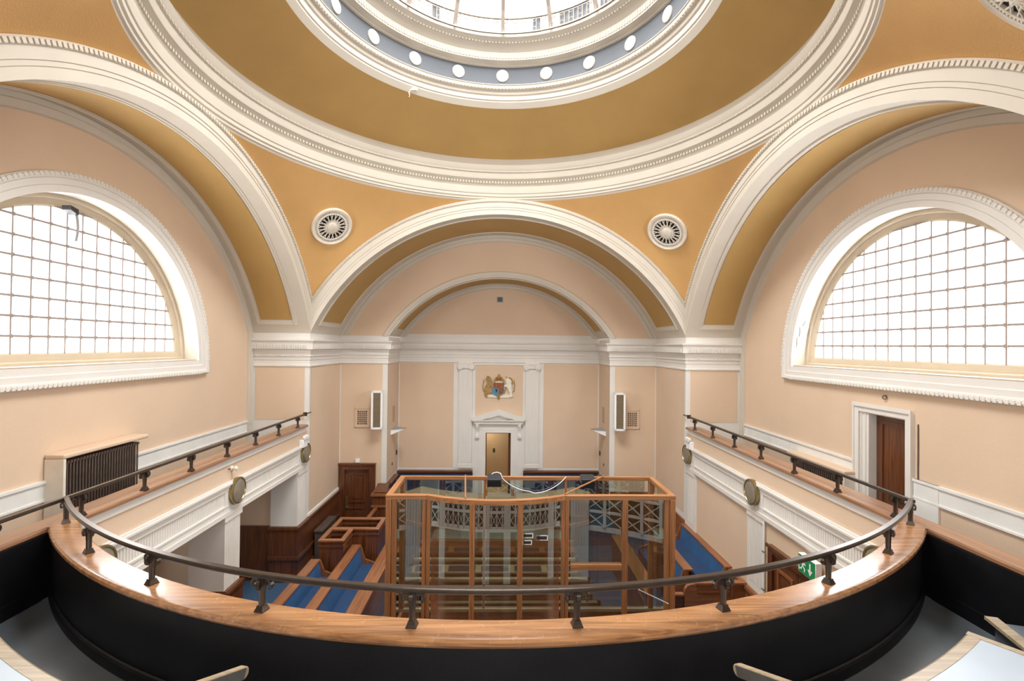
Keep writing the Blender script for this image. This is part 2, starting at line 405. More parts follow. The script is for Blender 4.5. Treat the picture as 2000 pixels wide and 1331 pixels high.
# peach fields of the walls (laid in shallow relief on the cream walls)
ph = MB(); e = 0.006
for s in (-1, 1):
    ph.quad((s * 6.40, Y2 - e, -2.0), (s * 5.12, Y2 - e, -2.0), (s * 5.12, Y2 - e, -0.61), (s * 6.40, Y2 - e, -0.61))
    x = s * (A - e); ph.quad((x, Y2 + 0.10, -4.44), (x, Y3 - 0.03, -4.44), (x, Y3 - 0.03, -0.61), (x, Y2 + 0.10, -0.61))
    ph.quad((s * 4.97, Y3 - e, -4.6), (s * 3.68, Y3 - e, -4.6), (s * 3.68, Y3 - e, -0.61), (s * 4.97, Y3 - e, -0.61))
    x = s * (CX - e); ph.quad((x, Y3 + 0.06, -4.3), (x, Y4 - 0.03, -4.3), (x, Y4 - 0.03, -0.61), (x, Y3 + 0.06, -0.61))
    ph.quad((s * 3.48, Y4 - e, -4.28), (s * 1.56, Y4 - e, -4.28), (s * 1.56, Y4 - e, -0.63), (s * 3.48, Y4 - e, -0.63))
    x = s * (A - e); ph.quad((x, 2.9, -2.0), (x, RW + 0.05, -2.0), (x, RW + 0.05, -0.61), (x, 2.9, -0.61))
ph.quad((-0.835, Y4 - e, -2.9), (0.83, Y4 - e, -2.9), (0.83, Y4 - e, -0.68), (-0.835, Y4 - e, -0.68))
struct(ph, 'wall_panels', 'peach', 'flat peach plaster panels between the cream borders of the far alcove', 'wall')

# ---- soffits of the four arches
def soffit(axis, c0, c1, name, label, g0, g1, s=1):
    """barrel strip from c0 to c1 along the axis; gold panel between g0 and g1"""
    def P(t, c, R=RI):
        u, z = R * math.sin(t), ZC + R * math.cos(t)
        return (c, D + u, z) if axis == 'x' else (u, c, z)
    a = asp(RI, SPR); n = 72
    mb = MB().grid([[P(-a + 2 * a * i / n, c) for i in range(n + 1)] for c in (c0, c1)])
    ga = asp(RI, 0.62)
    for lo, hi in ((min(g0, g1) - 0.13, min(g0, g1) - 0.02), (max(g0, g1) + 0.02, max(g0, g1) + 0.13)):   # raised beads beside the gold panel
        t2 = asp(RI, 0.50)
        rr = [(lo, 0), (lo + 0.01, 0.03), (lo + 0.05, 0.03), (lo + 0.055, 0.018), (hi - 0.01, 0.018), (hi, 0)]
        mb.grid([[P(-t2 + 2 * t2 * i / n, c, RI - h) for i in range(n + 1)] for c, h in rr])
    for sg in (-1, 1):
        t0, t1 = asp(RI, 0.50), asp(RI, 0.60)
        mb.grid([[P(sg * t, c, RI - h) for c in (min(g0, g1) - 0.13, max(g0, g1) + 0.13)] for t, h in ((t0, 0), (t0, 0.03), ((t0 + t1) / 2, 0.02), (t1, 0))])
    struct(mb, name, 'cream', label + ', cream border', 'arch')
    mb = MB().grid([[P(-ga + 2 * ga * i / n, c, RI - 0.012) for i in range(n + 1)] for c in (g0, g1)])
    struct(mb, 'ceiling', 'gold_shaded', label + ', gold panel', 'ceiling')
soffit('x', -A, -WX, 'trim_3', 'underside of the deep arch over the left window', -5.40, -6.2)
soffit('x', A, WX, 'trim_4', 'underside of the deep arch over the right window', 5.40, 6.2)
soffit('y', Y2, Y3, 'trim_5', 'underside of the deep arch over the far alcove', 13.42, 14.95)
soffit('y', 3.0, RW, 'trim_6', 'underside of the arch over the public gallery', 2.4, -1.4)
ss = MB(); n = 60; a = asp(R2, SPR); ga = asp(R2, 0.52)
P2 = lambda t, c, R: (R * math.sin(t), c, ZC + R * math.cos(t))
ss.grid([[P2(-a + 2 * a * i / n, c, R2) for i in range(n + 1)] for c in (Y3, Y4)])
for lo, hi in ((15.62, 15.74), (16.96, 17.1)):
    ss.grid([[P2(-ga * 1.02 + 2.04 * ga * i / n, c, R2 - h) for i in range(n + 1)] for c, h in ((lo, 0), (lo + 0.01, 0.025), (hi - 0.01, 0.025), (hi, 0))])
struct(ss, 'trim_7', 'cream', 'cream underside border of the small inner arch above the judge', 'arch')
struct(MB().grid([[P2(-ga + 2 * ga * i / n, c, R2 - 0.012) for i in range(n + 1)] for c in (15.76, 16.94)]), 'ceiling', 'gold_shaded', 'gold panel under the small inner arch above the judge', 'ceiling')

# ---- faces of the arches (archivolts)
AV = [(RI, 0.0), (RI, 0.02), (5.60, 0.02), (5.61, 0.032), (5.66, 0.032), (5.67, 0.045), (5.80, 0.045), (5.805, 0.062), (5.87, 0.068), (RE + 0.02, 0.05), (RE + 0.02, -0.03)]
for fn, num, lb in ((LFT(-A), 8, 'left'), (RGT(A), 9, 'right'), (BCK(Y2), 10, 'far'), (NER(3.0), 11, 'near')):
    mb = MB(); rows = []; n = 96
    for R, h in AV:
        a = asp(R, SPR, A); rows.append([fn(R * math.sin(-a + 2 * a * i / n), ZC + R * math.cos(-a + 2 * a * i / n), h) for i in range(n + 1)])
    mb.grid(rows)
    a = asp(5.84, SPR, 4.95); m = int(2 * a * 5.84 / 0.075)
    for i in range(m):
        t = -a + 2 * a * (i + 0.5) / m
        c = fn(5.84 * math.sin(t), ZC + 5.84 * math.cos(t), 0.068); q = fn(5.94 * math.sin(t), ZC + 5.94 * math.cos(t), 0.068); o = fn(0, 0, 1.0); o2 = fn(0, 0, 0.0)
        ur = (Vector(q) - Vector(c)).normalized(); un = (Vector(o) - Vector(o2)).normalized()
        mb.obox(c, ur, un, ur.cross(un), 0.026, 0.016, 0.024)
    struct(mb, 'trim_%d' % num, 'cream', 'cream arch face with egg-and-dart edge on the %s side of the dome' % lb, 'arch')
# inner arch face
mb = MB(); arch_profile(mb, [(R2, 0), (R2, 0.03), (4.2, 0.03), (4.21, 0.045), (4.32, 0.045), (4.34, 0.0)], BCK(Y3))
arch_profile(mb, [(RI, 0), (RI, 0.03), (5.40, 0.03), (5.38, 0.05), (5.29, 0.05), (5.27, 0.0)], BCK(Y3))
arch_profile(mb, [(R2, 0), (R2, 0.03), (4.1, 0.03), (4.08, 0.045), (4.0, 0.045), (3.98, 0.0)], BCK(Y4))
struct(mb, 'trim_12', 'cream', 'cream mouldings edging the small inner arch and the far lunette', 'arch')

# ---- pendentives, dome ring, dome, oculus ring
pn = MB()
RR = 5.04
for q in range(4):
    rows = []
    for j in range(15):
        row = []
        for i in range(33):
            th = q * PI / 2 + (PI / 2) * i / 32
            t2 = abs((th + PI / 4) % (PI / 2) - PI / 4)
            rmax = max(RR, A / math.cos(t2) + 0.0)
            r = RR + (rmax - RR) * j / 14
            row.append((r * math.sin(th), D + r * math.cos(th), ZC + math.sqrt(max(0.0, RS * RS - r * r))))
        rows.append(row)
    pn.grid(rows)
struct(pn, 'ceiling', 'gold', 'ochre stippled pendentives in the four corners beneath the dome', 'ceiling')
ring = [(5.12, 3.80), (5.04, 3.87), (5.03, 3.90), (5.00, 3.91), (4.995, 3.95), (4.965, 3.97), (4.96, 4.03), (4.94, 4.045), (4.935, 4.06), (4.93, 4.22), (4.915, 4.24), (4.985, 4.25), (4.985, 4.29), (4.95, 4.31), (4.91, 4.36), (4.845, 4.40),
        (4.835, 4.43), (4.83, 4.55), (4.80, 4.56), (4.80, 4.59), (4.81, 4.60), (4.80, 4.61), (4.785, 4.66), (4.765, 4.72), (4.765, 4.74), (4.875, 4.75), (4.885, 4.93)]
rb = MB().lathe(ring, (0, D), 128)
def ring_beads(mb, r, z, num, hr, ht, hz, rot=0.0):
    for i in range(num):
        t = 2 * PI * (i + rot) / num; ur = Vector((math.sin(t), math.cos(t), 0)); ut = Vector((ur.y, -ur.x, 0))
        mb.obox((r * ur.x, D + r * ur.y, z), ur, ut, (0, 0, 1), hr, ht, hz)
ring_beads(rb, 4.925, 4.335, 400, 0.012, 0.02, 0.03)
ring_beads(rb, 4.80, 4.575, 300, 0.012, 0.03, 0.014)
struct(rb, 'trim_13', 'cream', 'broad cream moulded cornice ring at the foot of the dome', 'cornice')
# shallow gold dome: spherical cap between (4.885, 4.93) and (3.55, 5.64)
r0, z0, r1, z1 = 4.885, 4.93, 3.55, 5.64
# circle through both points with its centre on the axis
zc2 = ((r0 * r0 + z0 * z0) - (r1 * r1 + z1 * z1)) / (2 * (z0 - z1)); Rd = math.hypot(r0, z0 - zc2)
dome = []
for i in range(17):
    r = r0 + (r1 - r0) * i / 16
    dome.append((r, zc2 + math.sqrt(Rd * Rd - r * r) * (1 if z0 > zc2 else -1)))
struct(MB().lathe(dome, (0, D), 128), 'ceiling', 'gold_shaded', 'gold stippled saucer dome around the round skylight', 'ceiling')
ocu = [(3.56, 5.63), (3.46, 5.735), (3.455, 5.76), (3.43, 5.775), (3.42, 5.80), (3.41, 5.86), (3.38, 5.875), (3.37, 5.89), (3.36, 5.95), (3.30, 5.96), (3.275, 6.00), (3.265, 6.03), (3.245, 6.04), (3.245, 6.05)]
occ = MB().lathe(ocu, (0, D), 128)
ring_beads(occ, 3.285, 5.985, 260, 0.012, 0.022, 0.016)
up = [(3.245, 6.43), (3.20, 6.44), (3.20, 6.47), (3.13, 6.48), (3.11, 6.49), (3.06, 6.50), (3.05, 6.52), (3.03, 6.66), (3.01, 6.67), (2.97, 6.73), (2.95, 6.74), (2.90, 6.77), (2.82, 6.80), (2.80, 6.82), (2.76, 6.83), (2.74, 6.83), (2.74, 6.9)]
occ.lathe(up, (0, D), 128)
ring_beads(occ, 3.04, 6.59, 280, 0.008, 0.02, 0.06)
ring_beads(occ, 2.86, 6.775, 240, 0.018, 0.022, 0.014)
struct(occ, 'trim_14', 'cream', 'cream moulded rings framing the round skylight opening', 'cornice')
struct(MB().lathe([(3.245, 6.05), (3.245, 6.43)], (0, D), 128), 'trim_15', 'slate', 'slate blue band with white roundels around the skylight drum', 'frieze')
ro = MB()
for i in range(20):
    t = 2 * PI * i / 20; ur = Vector((math.sin(t), math.cos(t), 0))
    ro.turn([(0.001, 0.03), (0.125, 0.03), (0.14, 0.02), (0.145, 0.0)], (3.24 * ur.x, D + 3.24 * ur.y, 6.235), -ur, 28)
struct(ro, 'trim_16', 'cream', 'row of plain white roundels on the slate blue drum band', 'frieze')

# ---- skylight
S = thing('window_3', (0, D, 6.85), 'round domed glass skylight with radiating ribs above the centre of the room', 'skylight', kind='structure')
def sky(r): return 6.86 + math.sqrt(max(0, 2.9 ** 2 - r * r)) - math.sqrt(2.9 ** 2 - 2.74 ** 2) * 1.0
struct(MB().lathe([(r, sky(r) + 0.03) for r in (2.745, 2.7, 2.6, 2.4, 2.1, 1.7, 1.2, 0.7, 0.25, 0.001)], (0, D), 64), 'glass_dome', 'pane', '', '', S)
for i in range(16):
    t = 2 * PI * i / 16; mb = MB()
    pts = [(r * math.sin(t), D + r * math.cos(t), sky(r)) for r in (2.72, 2.68, 2.55, 2.3, 1.9, 1.4, 0.8, 0.2)]
    for p, q in zip(pts, pts[1:]): mb.bar(p, q, 0.075, 0.06)
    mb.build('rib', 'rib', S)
lt = MB()
for z, w in ((6.88, 0.03), (7.20, 0.03)):
    lt.lathe([(2.70, z - w / 2), (2.66, z - w / 2), (2.66, z + w / 2), (2.70, z + w / 2), (2.70, z - w / 2)], (0, D), 96)
for i in range(160):
    t = 2 * PI * i / 160; x, y = 2.68 * math.sin(t), D + 2.68 * math.cos(t)
    lt.box(x - 0.008, x + 0.008, y - 0.008, y + 0.008, 6.88, 7.2)
    if i % 2 == 0:
        t2 = t + PI / 160; x, y = 2.68 * math.sin(t2), D + 2.68 * math.cos(t2)
        lt.turn([(0.045, -0.006), (0.058, -0.006), (0.058, 0.006), (0.045, 0.006), (0.045, -0.006)], (x, y, 7.15), (math.sin(t2), math.cos(t2), 0), 10)
        lt.turn([(0.045, -0.006), (0.058, -0.006), (0.058, 0.006), (0.045, 0.006), (0.045, -0.006)], (x, y, 6.94), (math.sin(t2), math.cos(t2), 0), 10)
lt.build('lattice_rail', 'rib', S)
vm = MB()
for t0, t1 in ((-0.58, -0.52), (0.245, 0.305), (0.46, 0.72), (0.82, 1.05)):
    vm.lathe([(2.72, 6.9), (2.72, 7.19)], (0, D), 8, t0, t1)
vm.build('vent_panel', 'slate', S)

# ---- main cornice round the far end
CP = [(0, 0.275), (0.012, 0.27), (0.012, 0.115), (0.17, 0.105), (0.17, 0.075), (0.145, 0.06), (0.13, 0.03), (0.125, -0.01), (0.125, -0.145), (0.105, -0.16), (0.05, -0.165), (0.05, -0.20), (0.035, -0.225), (0.03, -0.30), (0.045, -0.305), (0.045, -0.33), (0.025, -0.34), (0.025, -0.43), (0.012, -0.44), (0.012, -0.55), (0.03, -0.56), (0.03, -0.60), (0, -0.615)]
cpath = [(-WX, Y2), (-A, Y2), (-A, Y3), (-CX, Y3), (-CX, Y4), (CX, Y4), (CX, Y3), (A, Y3), (A, Y2), (WX, Y2)]
cm = MB().sweep(CP, cpath)
def dentils(mb, path, off, z0, z1, step, w, h):
    for (x0, y0), (x1, y1) in zip(path, path[1:]):
        p, q = Vector((x0, y0)), Vector((x1, y1)); d = (q - p); L = d.length; d.normalize(); nr = Vector((d.y, -d.x))
        k = int(L / step)
        for i in range(k):
            c = p + d * ((i + 0.5) * L / k) + nr * off
            mb.obox((c.x, c.y, (z0 + z1) / 2), (d.x, d.y, 0), (nr.x, nr.y, 0), (0, 0, 1), w / 2, h / 2, (z1 - z0) / 2)
dentils(cm, cpath, 0.135, -0.135, -0.02, 0.045, 0.027, 0.025)
dentils(cm, cpath, 0.045, -0.335, -0.30, 0.05, 0.03, 0.02)
struct(cm, 'trim_17', 'white', 'cream cornice with fine dentils wrapping the far piers and alcove', 'cornice')
cm = MB()
cm.sweep(CP, [(-A, RW), (-A, 3.0), (-WX, 3.0)]); cm.sweep(CP, [(WX, 3.0), (A, 3.0), (A, RW)])
struct(cm, 'trim_18', 'white', 'cream cornice on the near piers beside the gallery', 'cornice')

# ---- rear wall behind the gallery with an unseen window added for fill light
a = asp(RI)
top = [(RI * math.sin(a - 2 * a * i / 48), ZC + RI * math.cos(a - 2 * a * i / 48)) for i in range(49)]
h4 = [(p[0] - D, p[1]) for p in half_disc(2.68, -0.38)]
struct(MB().plate([[(-A, -2.9), (A, -2.9)] + top, h4], lambda u, v: (u, RW, v)), 'wall_rear', 'peach', 'peach wall behind the public gallery', 'wall')
W = thing('window_4', (0, RW, -0.4), 'unseen half-round window added behind the public gallery to admit fill light', 'window', kind='structure')
mb = MB(); mb.grid([[(u, RW, v) for u, v in h4 + h4[:1]], [(u, RW - 0.36, v) for u, v in h4 + h4[:1]]]); mb.build('window_reveal', 'white', W)
gb = MB()
for k in range(-8, 9):
    x = 0.29 * k; zt = -0.4 + math.sqrt(max(0, 2.66 ** 2 - x * x))
    gb.box(x - 0.011, x + 0.011, RW - 0.36, RW - 0.33, -0.38, zt)
for k in range(8):
    z = -0.1 + 0.29 * k; hw = math.sqrt(max(0.01, 2.66 ** 2 - (z + 0.4) ** 2)); gb.box(-hw, hw, RW - 0.36, RW - 0.33, z - 0.012, z + 0.012)
gb.build('glazing_bars', 'bar', W)
MB().plate([h4], lambda u, v: (u, RW - 0.37, v)).build('glass_pane', 'pane', W)
# ================================================================== GALLERIES
# ---- straight fascias along both sides
for s, nm in ((-1, 'left'), (1, 'right')):
    X = s * A
    T = lambda p, s=s: s * (A - p)          # p = projection into the room
    def bx(mb, p0, p1, y0, y1, z0, z1): mb.box(min(T(p0), T(p1)), max(T(p0), T(p1)), y0, y1, z0, z1)
    w = MB()
    bx(w, -0.06, 0.0, 5.66, 13.0, -3.2, -2.12)                       # lintel wall
    for y0, y1 in ((3.2, 3.7), (5.94, 6.46), (9.13, 9.66), (12.34, 13.0)):
        bx(w, -0.65, 0.0, y0, y1, FL, -3.2)
    bx(w, -0.65, -0.06, 3.2, 13.0, -3.2, -3.1)
    struct(w, 'wall_' + nm, 'white', 'cream piers and lintel carrying the %s side gallery' % nm, 'wall')
    t = MB()
    bx(t, 0, 0.03, 5.66, 12.74, -2.26, -2.13)
    for p, z0, z1 in ((0.05, -2.60, -2.57), (0.07, -2.63, -2.60), (0.045, -2.68, -2.63), (0.03, -2.74, -2.68), (0.03, -3.03, -3.0), (0.02, -3.12, -3.03), (0.035, -3.2, -3.12)):
        bx(t, 0, p, 5.66, 12.94, z0, z1)
    for k in range(int(7.2 / 0.055)):
        y = 5.7 + k * 0.055; bx(t, 0.0, 0.007, y, y + 0.03, -2.98, -2.76)
    for y0 in (6.2, 9.395, 12.64):
        bx(t, 0, 0.025, y0 - 0.30, y0 + 0.30, -3.3, -2.745)
        for k in range(7):
            y = y0 - 0.2 + k * 0.06; bx(t, 0.0, 0.008, y, y + 0.03, FL + 1.35, -3.25)
    struct(t, 'trim_%d' % (19 if s < 0 else 20), 'white', 'cream fluted frieze and mouldings along the %s gallery front' % nm, 'moulding')
    p = MB(); bx(p, 0, 0.008, 5.66, 12.9, -2.565, -2.26)
    struct(p, 'wall_' + nm, 'peach', 'peach strip below the %s gallery parapet cap' % nm, 'wall')
    c = MB()
    prof = [(0.07, -2.145), (0.085, -2.13), (0.085, -2.10), (0.07, -2.08), (-0.27, -2.08), (-0.285, -2.10), (-0.285, -2.13), (-0.27, -2.145)]
    near = [(q if q < 0 else q - 0.095, z) for q, z in prof]
    c.grid([[(T(q), y, z) for q, z in pp + pp[:1]] for y, pp in ((RW, near), (5.6, near), (5.6, prof), (12.76, prof))])
    c.add([(T(q), 12.76, z) for q, z in prof], [tuple(range(8))])
    bx(c, -0.25, -0.04, RW, 12.75, -2.9, -2.13)
    struct(c, 'parapet_cap', 'oak_y', 'brown oak parapet cap along the %s side gallery' % nm, 'parapet cap')
    if s > 0:
        p = MB(); bx(p, -0.04, -0.03, 9.70, 12.30, -4.75, -3.22); bx(p, -0.04, -0.03, 6.5, 9.09, FL, -3.22)
        struct(p, 'wall_right', 'peach', 'peach infill panels between the piers under the right gallery', 'wall')
        p = MB()
        for y0, y1 in ((9.66, 12.34), (6.46, 9.13)):
            for a0, a1, b0, b1 in ((y0, y0 + 0.035, FL, -3.2), (y1 - 0.035, y1, FL, -3.2), (y0, y1, -3.235, -3.2)): bx(p, -0.04, 0.012, a0, a1, b0, b1)
        struct(p, 'trim_21', 'white', 'thin cream beads framing the infill panels under the right gallery', 'moulding')
    # black inner faces beside the public gallery and their skirting
    k = MB(); k.box(min(s * 4.99, s * 5.04), max(s * 4.99, s * 5.04), RW, 5.66, -2.86, -2.14)
    struct(k, 'wall_%s' % nm, 'black', 'black inner face of the %s parapet beside the public gallery' % nm, 'wall')
    k = MB(); k.box(min(s * 4.975, s * 4.99), max(s * 4.975, s * 4.99), 4.2, 5.5, -2.86, -2.70)
    k.bar((s * 4.982, 4.2, -2.71), (s * 4.982, 2.4, -2.2), 0.016, 0.02)
    struct(k, 'baseboard_%s' % nm, 'black', 'black skirting along the %s parapet in the public gallery' % nm, 'skirting')
# end walls of the aisles and wood dado
for s, nm in ((-1, 'left'), (1, 'right')):
    struct(MB().box(min(s * 5.6, s * 6.5), max(s * 5.6, s * 6.5), 12.4, 12.6, FL, -3.1), 'wall_%s' % nm, 'peach', 'short end wall of the %s aisle' % nm, 'wall')

# ---- curved front gallery parapet
AC = math.asin(4.97 / 6.8)
def gsweep(prof, n=72, a=AC, r=6.8, caps=True):
    """profile (p, z): p measured towards the camera from the parapet centre line"""
    mb = MB()
    mb.grid([[(GC[0] + (r + p) * math.sin(-a + 2 * a * i / n), GC[1] - (r + p) * math.cos(-a + 2 * a * i / n), z) for p, z in prof] for i in range(n + 1)])
    if caps:
        m = len(prof); mb.f.append(tuple(range(m))); mb.f.append(tuple(range(len(mb.v) - m, len(mb.v)))[::-1])
    return mb
cap = gsweep([(0.115, -2.155), (0.14, -2.145), (0.152, -2.125), (0.150, -2.10), (0.135, -2.082), (0.11, -2.077), (-0.10, -2.077), (-0.115, -2.087), (-0.115, -2.14), (-0.10, -2.155), (0.115, -2.155)])
struct(cap, 'parapet_cap', 'oak_x', 'worn brown oak cap along the curved front of the public gallery', 'parapet cap')
struct(gsweep([(0.11, -2.15), (0.115, -2.165), (0.12, -2.72), (0.12, -2.86), (0.0, -2.86), (0.0, -2.15), (0.11, -2.15)]), 'wall_front', 'black', 'black curved inner face of the public gallery parapet', 'wall')
struct(gsweep([(0.12, -2.72), (0.128, -2.715), (0.14, -2.725), (0.142, -2.745), (0.135, -2.76), (0.14, -2.775), (0.14, -2.86), (0.12, -2.86)]), 'baseboard_front', 'black', 'black moulded skirting at the foot of the curved parapet', 'skirting')
# court side of the gallery front: fascia above a lattice screen
struct(gsweep([(0.0, -2.15), (-0.03, -2.15), (-0.03, -2.26), (-0.005, -2.26), (-0.005, -2.57), (-0.05, -2.57), (-0.07, -2.6), (-0.07, -2.63), (-0.03, -2.68), (-0.03, -2.74), (-0.01, -2.74), (-0.01, -3.0), (-0.03, -3.0), (-0.03, -3.2), (0.12, -3.2), (0.12, -3.1), (0.0, -3.1), (0.0, -2.15)]), 'wall_front', 'white', 'cream court-side fascia of the public gallery', 'wall')
def gp(x, p, z):   # point on the curved screen at plan x
    r = 6.78 + p; a = math.asin(x / r); return Vector((r * math.sin(a), GC[1] - r * math.cos(a), z))
scr = MB(); AL = math.asin(4.9 / 6.78)
struct(gsweep([(0.10, FL), (0.10, -3.2), (0.12, -3.2), (0.12, FL)], a=AL, caps=False), 'wall_front', 'mid_x', 'brown wooden screen wall beneath the public gallery', 'wall')
struct(gsweep([(0.085, -4.52), (0.085, -3.2), (0.095, -3.2), (0.095, -4.52)], a=AL, caps=False), 'wall_front', 'dark', 'dark sheet standing for shaded openings behind the lattice beneath the public gallery', 'wall')  # backing sheet with the shade of open lattice painted on
for z0, z1 in ((-3.32, -3.2), (-3.78, -3.72), (-4.2, -4.14), (-4.66, -4.54)):
    rows = gsweep([(0.085, z0), (0.03, z0), (0.03, z1), (0.085, z1)], a=AL, caps=False); scr.add(rows.v, rows.f)
n = 24
for i in range(n + 1):
    a = -AL + 2 * AL * i / n; ur = Vector((math.sin(a), -math.cos(a), 0)); ut = Vector((math.cos(a), math.sin(a), 0))
    c = Vector((0, GC[1], 0)) + ur * 6.83; scr.obox((c.x, c.y, -3.9), ut, ur, (0, 0, 1), 0.035, 0.028, 0.64)
    if i < n:
        a2 = a + 2 * AL / n
        for z0, z1 in ((-3.72, -3.32), (-4.14, -3.78), (-4.54, -4.2)):
            P = lambda t, z: (6.84 * math.sin(t), GC[1] - 6.84 * math.cos(t), z)
            scr.bar(P(a, z0), P(a2, z1), 0.02, 0.03, up=ur); scr.bar(P(a, z1), P(a2, z0), 0.02, 0.03, up=ur)
for x in (-4.3, -2.05, -0.85, 0.85, 2.05, 4.3):
    a = math.asin(x / 6.8); ur = Vector((math.sin(a), -math.cos(a), 0)); ut = Vector((math.cos(a), math.sin(a), 0)); c = Vector((0, GC[1], 0)) + ur * 6.8
    scr.obox((c.x, c.y, (FL - 3.2) / 2), ut, ur, (0, 0, 1), 0.27, 0.06, (-3.2 - FL) / 2)
    for k in range(7):
        c2 = c + ut * (-0.21 + 0.07 * k) - ur * 0.065; scr.obox((c2.x, c2.y, -4.4), ut, ur, (0, 0, 1), 0.018, 0.012, 1.1)
struct(scr, 'trim_22', 'lattice', 'pale lattice screen with fluted pilasters beneath the public gallery', 'screen')

# ---- bronze railings
def baluster(mb, c, ux):
    """fluted post on a stepped foot with four curling leaves; c = foot centre, ux = direction of the rail"""
    c = Vector(c); ux = Vector(ux).normalized(); uy = Vector((-ux.y, ux.x, 0)); uz = Vector((0, 0, 1))
    for h0, h1, w0, w1 in ((0, 0.012, 0.040, 0.040), (0.012, 0.028, 0.037, 0.033), (0.028, 0.048, 0.030, 0.026)):
        P = [c + ux * i * w0 + uy * j * w0 + uz * h0 for i, j in ((-1, -1), (1, -1), (1, 1), (-1, 1))] + [c + ux * i * w1 + uy * j * w1 + uz * h1 for i, j in ((-1, -1), (1, -1), (1, 1), (-1, 1))]
        mb.hexa([tuple(p) for p in P])
    rows = []
    for h, r in ((0.045, 0.021), (0.12, 0.022), (0.20, 0.026), (0.225, 0.029), (0.255, 0.027)):
        rows.append([tuple(c + (ux * math.cos(t) + uy * math.sin(t)) * (r * (1.0 if k % 2 == 0 else 0.84)) * 1.12 + uz * h) for k, t in enumerate([2 * PI * k / 16 for k in range(16)])])
    mb.grid(rows, True)
    for d, e, big in ((ux, uy, 1.0), (-ux, uy, 1.0), (uy, ux, 0.55), (-uy, ux, 0.55)):
        pts = [c + d * (x * big if x > 0.03 else x) + uz * z for x, z in ((0.018, 0.205), (0.026, 0.235), (0.045, 0.249), (0.066, 0.246), (0.081, 0.232), (0.088, 0.213), (0.085, 0.197), (0.076, 0.190))]
        for p, q in zip(pts, pts[1:]):
            mb.bar(p, q, 0.030, 0.017)
        mb.turn([(0.001, -0.014), (0.013, -0.012), (0.013, 0.012), (0.001, 0.014)], pts[-1], e, 10)
RP = [(-0.022, -1.825), (0.022, -1.825), (0.027, -1.818), (0.027, -1.795), (0.022, -1.785), (-0.022, -1.785), (-0.027, -1.795), (-0.027, -1.818)]
R_ = thing('gallery_railing', (0, 3.62, -2.08), 'dark bronze handrail curving along the front of the public gallery', 'railing')
n = 72; a = math.asin(4.93 / 6.8); mb = MB()
mb.grid([[(GC[0] + (6.8 + p) * math.sin(-a + 2 * a * i / n), GC[1] - (6.8 + p) * math.cos(-a + 2 * a * i / n), z) for p, z in RP] for i in range(n + 1)], True)
mb.build('handrail', 'bronze', R_)
for k in range(10):
    t = math.radians(-46.35 + 10.3 * k); b = MB(); baluster(b, (6.8 * math.sin(t), GC[1] - 6.8 * math.cos(t), -2.08), (math.cos(t), math.sin(t), 0)); b.build('baluster', 'bronze', R_)
for s, nm, y0, ys in ((-1, 'left', 1.2, [12.185 - 1.037 * k for k in range(10)]), (1, 'right', 5.72, [12.25 - 1.045 * k for k in range(7)])):
    R_ = thing('gallery_railing', (s * 4.95, 9, -2.08), 'dark bronze straight railing on the %s side gallery parapet' % nm, 'railing')
    mb = MB().grid([[(s * 4.95 + p, y, z) for p, z in RP] for y in (y0, 12.62)], True)
    m = len(RP); mb.f.append(tuple(range(m))); mb.f.append(tuple(range(m, 2 * m))[::-1]); mb.build('handrail', 'bronze', R_)
    e = MB(); e.box(s * 4.95 - 0.045, s * 4.95 + 0.045, 12.62, 12.66, -1.85, -1.755); e.box(s * 4.95 - 0.018, s * 4.95 + 0.018, 12.66, 13.0, -1.815, -1.79); e.build('end_bracket', 'bronze', R_)
    for y in ys:
        b = MB(); baluster(b, (s * 4.95, y, -2.08), (0, 1, 0)); b.build('baluster', 'bronze', R_)

# ---- public gallery tiers seen at the bottom corners
def tier(a0, a1, name, label, cut=None):
    T_ = thing(name, (7.9 * math.sin((a0 + a1) / 2), GC[1] - 7.9 * math.cos((a0 + a1) / 2), -2.85), label, 'bench')
    n = 30
    def ringp(prof):
        mb = MB(); mb.grid([[(GC[0] + r * math.sin(a0 + (a1 - a0) * i / n), GC[1] - r * math.cos(a0 + (a1 - a0) * i / n), z) for r, z in prof] for i in range(n + 1)])
        m = len(prof); mb.f.append(tuple(range(m))); mb.f.append(tuple(range(len(mb.v) - m, len(mb.v)))[::-1]); return mb
    ringp([(7.56, -2.46), (8.42, -2.46), (8.42, -2.448), (7.56, -2.448), (7.56, -2.46)]).build('seat', 'seatgrey', T_)
    ringp([(7.47, -2.49), (7.565, -2.49), (7.565, -2.445), (7.485, -2.445), (7.47, -2.455), (7.47, -2.49)]).build('nosing', 'pale_x', T_)
    ringp([(7.52, -2.85), (8.40, -2.85), (8.40, -2.46), (7.52, -2.46), (7.52, -2.85)]).build('riser', 'lino', T_)
    for aa in (a0, a1):
        ur = Vector((math.sin(aa), -math.cos(aa), 0)); ut = Vector((math.cos(aa), math.sin(aa), 0)) * (1 if aa == a1 else -1)
        c = Vector((0, GC[1], -2.466)) + ur * 7.94 + ut * 0.03
        MB().obox(c, ur, ut, (0, 0, 1), 0.47, 0.035, 0.022).build('end_trim', 'pale_x', T_)
    return T_
tier(-0.615, -0.235, 'curved_bench', 'curved pale grey topped gallery bench with timber nosing at the lower left corner')
tier(0.235, 0.575, 'curved_bench', 'curved pale grey topped gallery bench with timber nosing at the lower right corner')
st = thing('gallery_step', (4.72, 4.15, -2.85), 'small grey step with a timber nosing against the right black parapet', 'step')
MB().hexa([(4.60, 4.42, -2.85), (4.96, 4.30, -2.85), (4.90, 3.70, -2.85), (4.42, 3.86, -2.85), (4.60, 4.42, -2.50), (4.96, 4.30, -2.50), (4.90, 3.70, -2.50), (4.42, 3.86, -2.50)]).build('riser', 'lino', st)
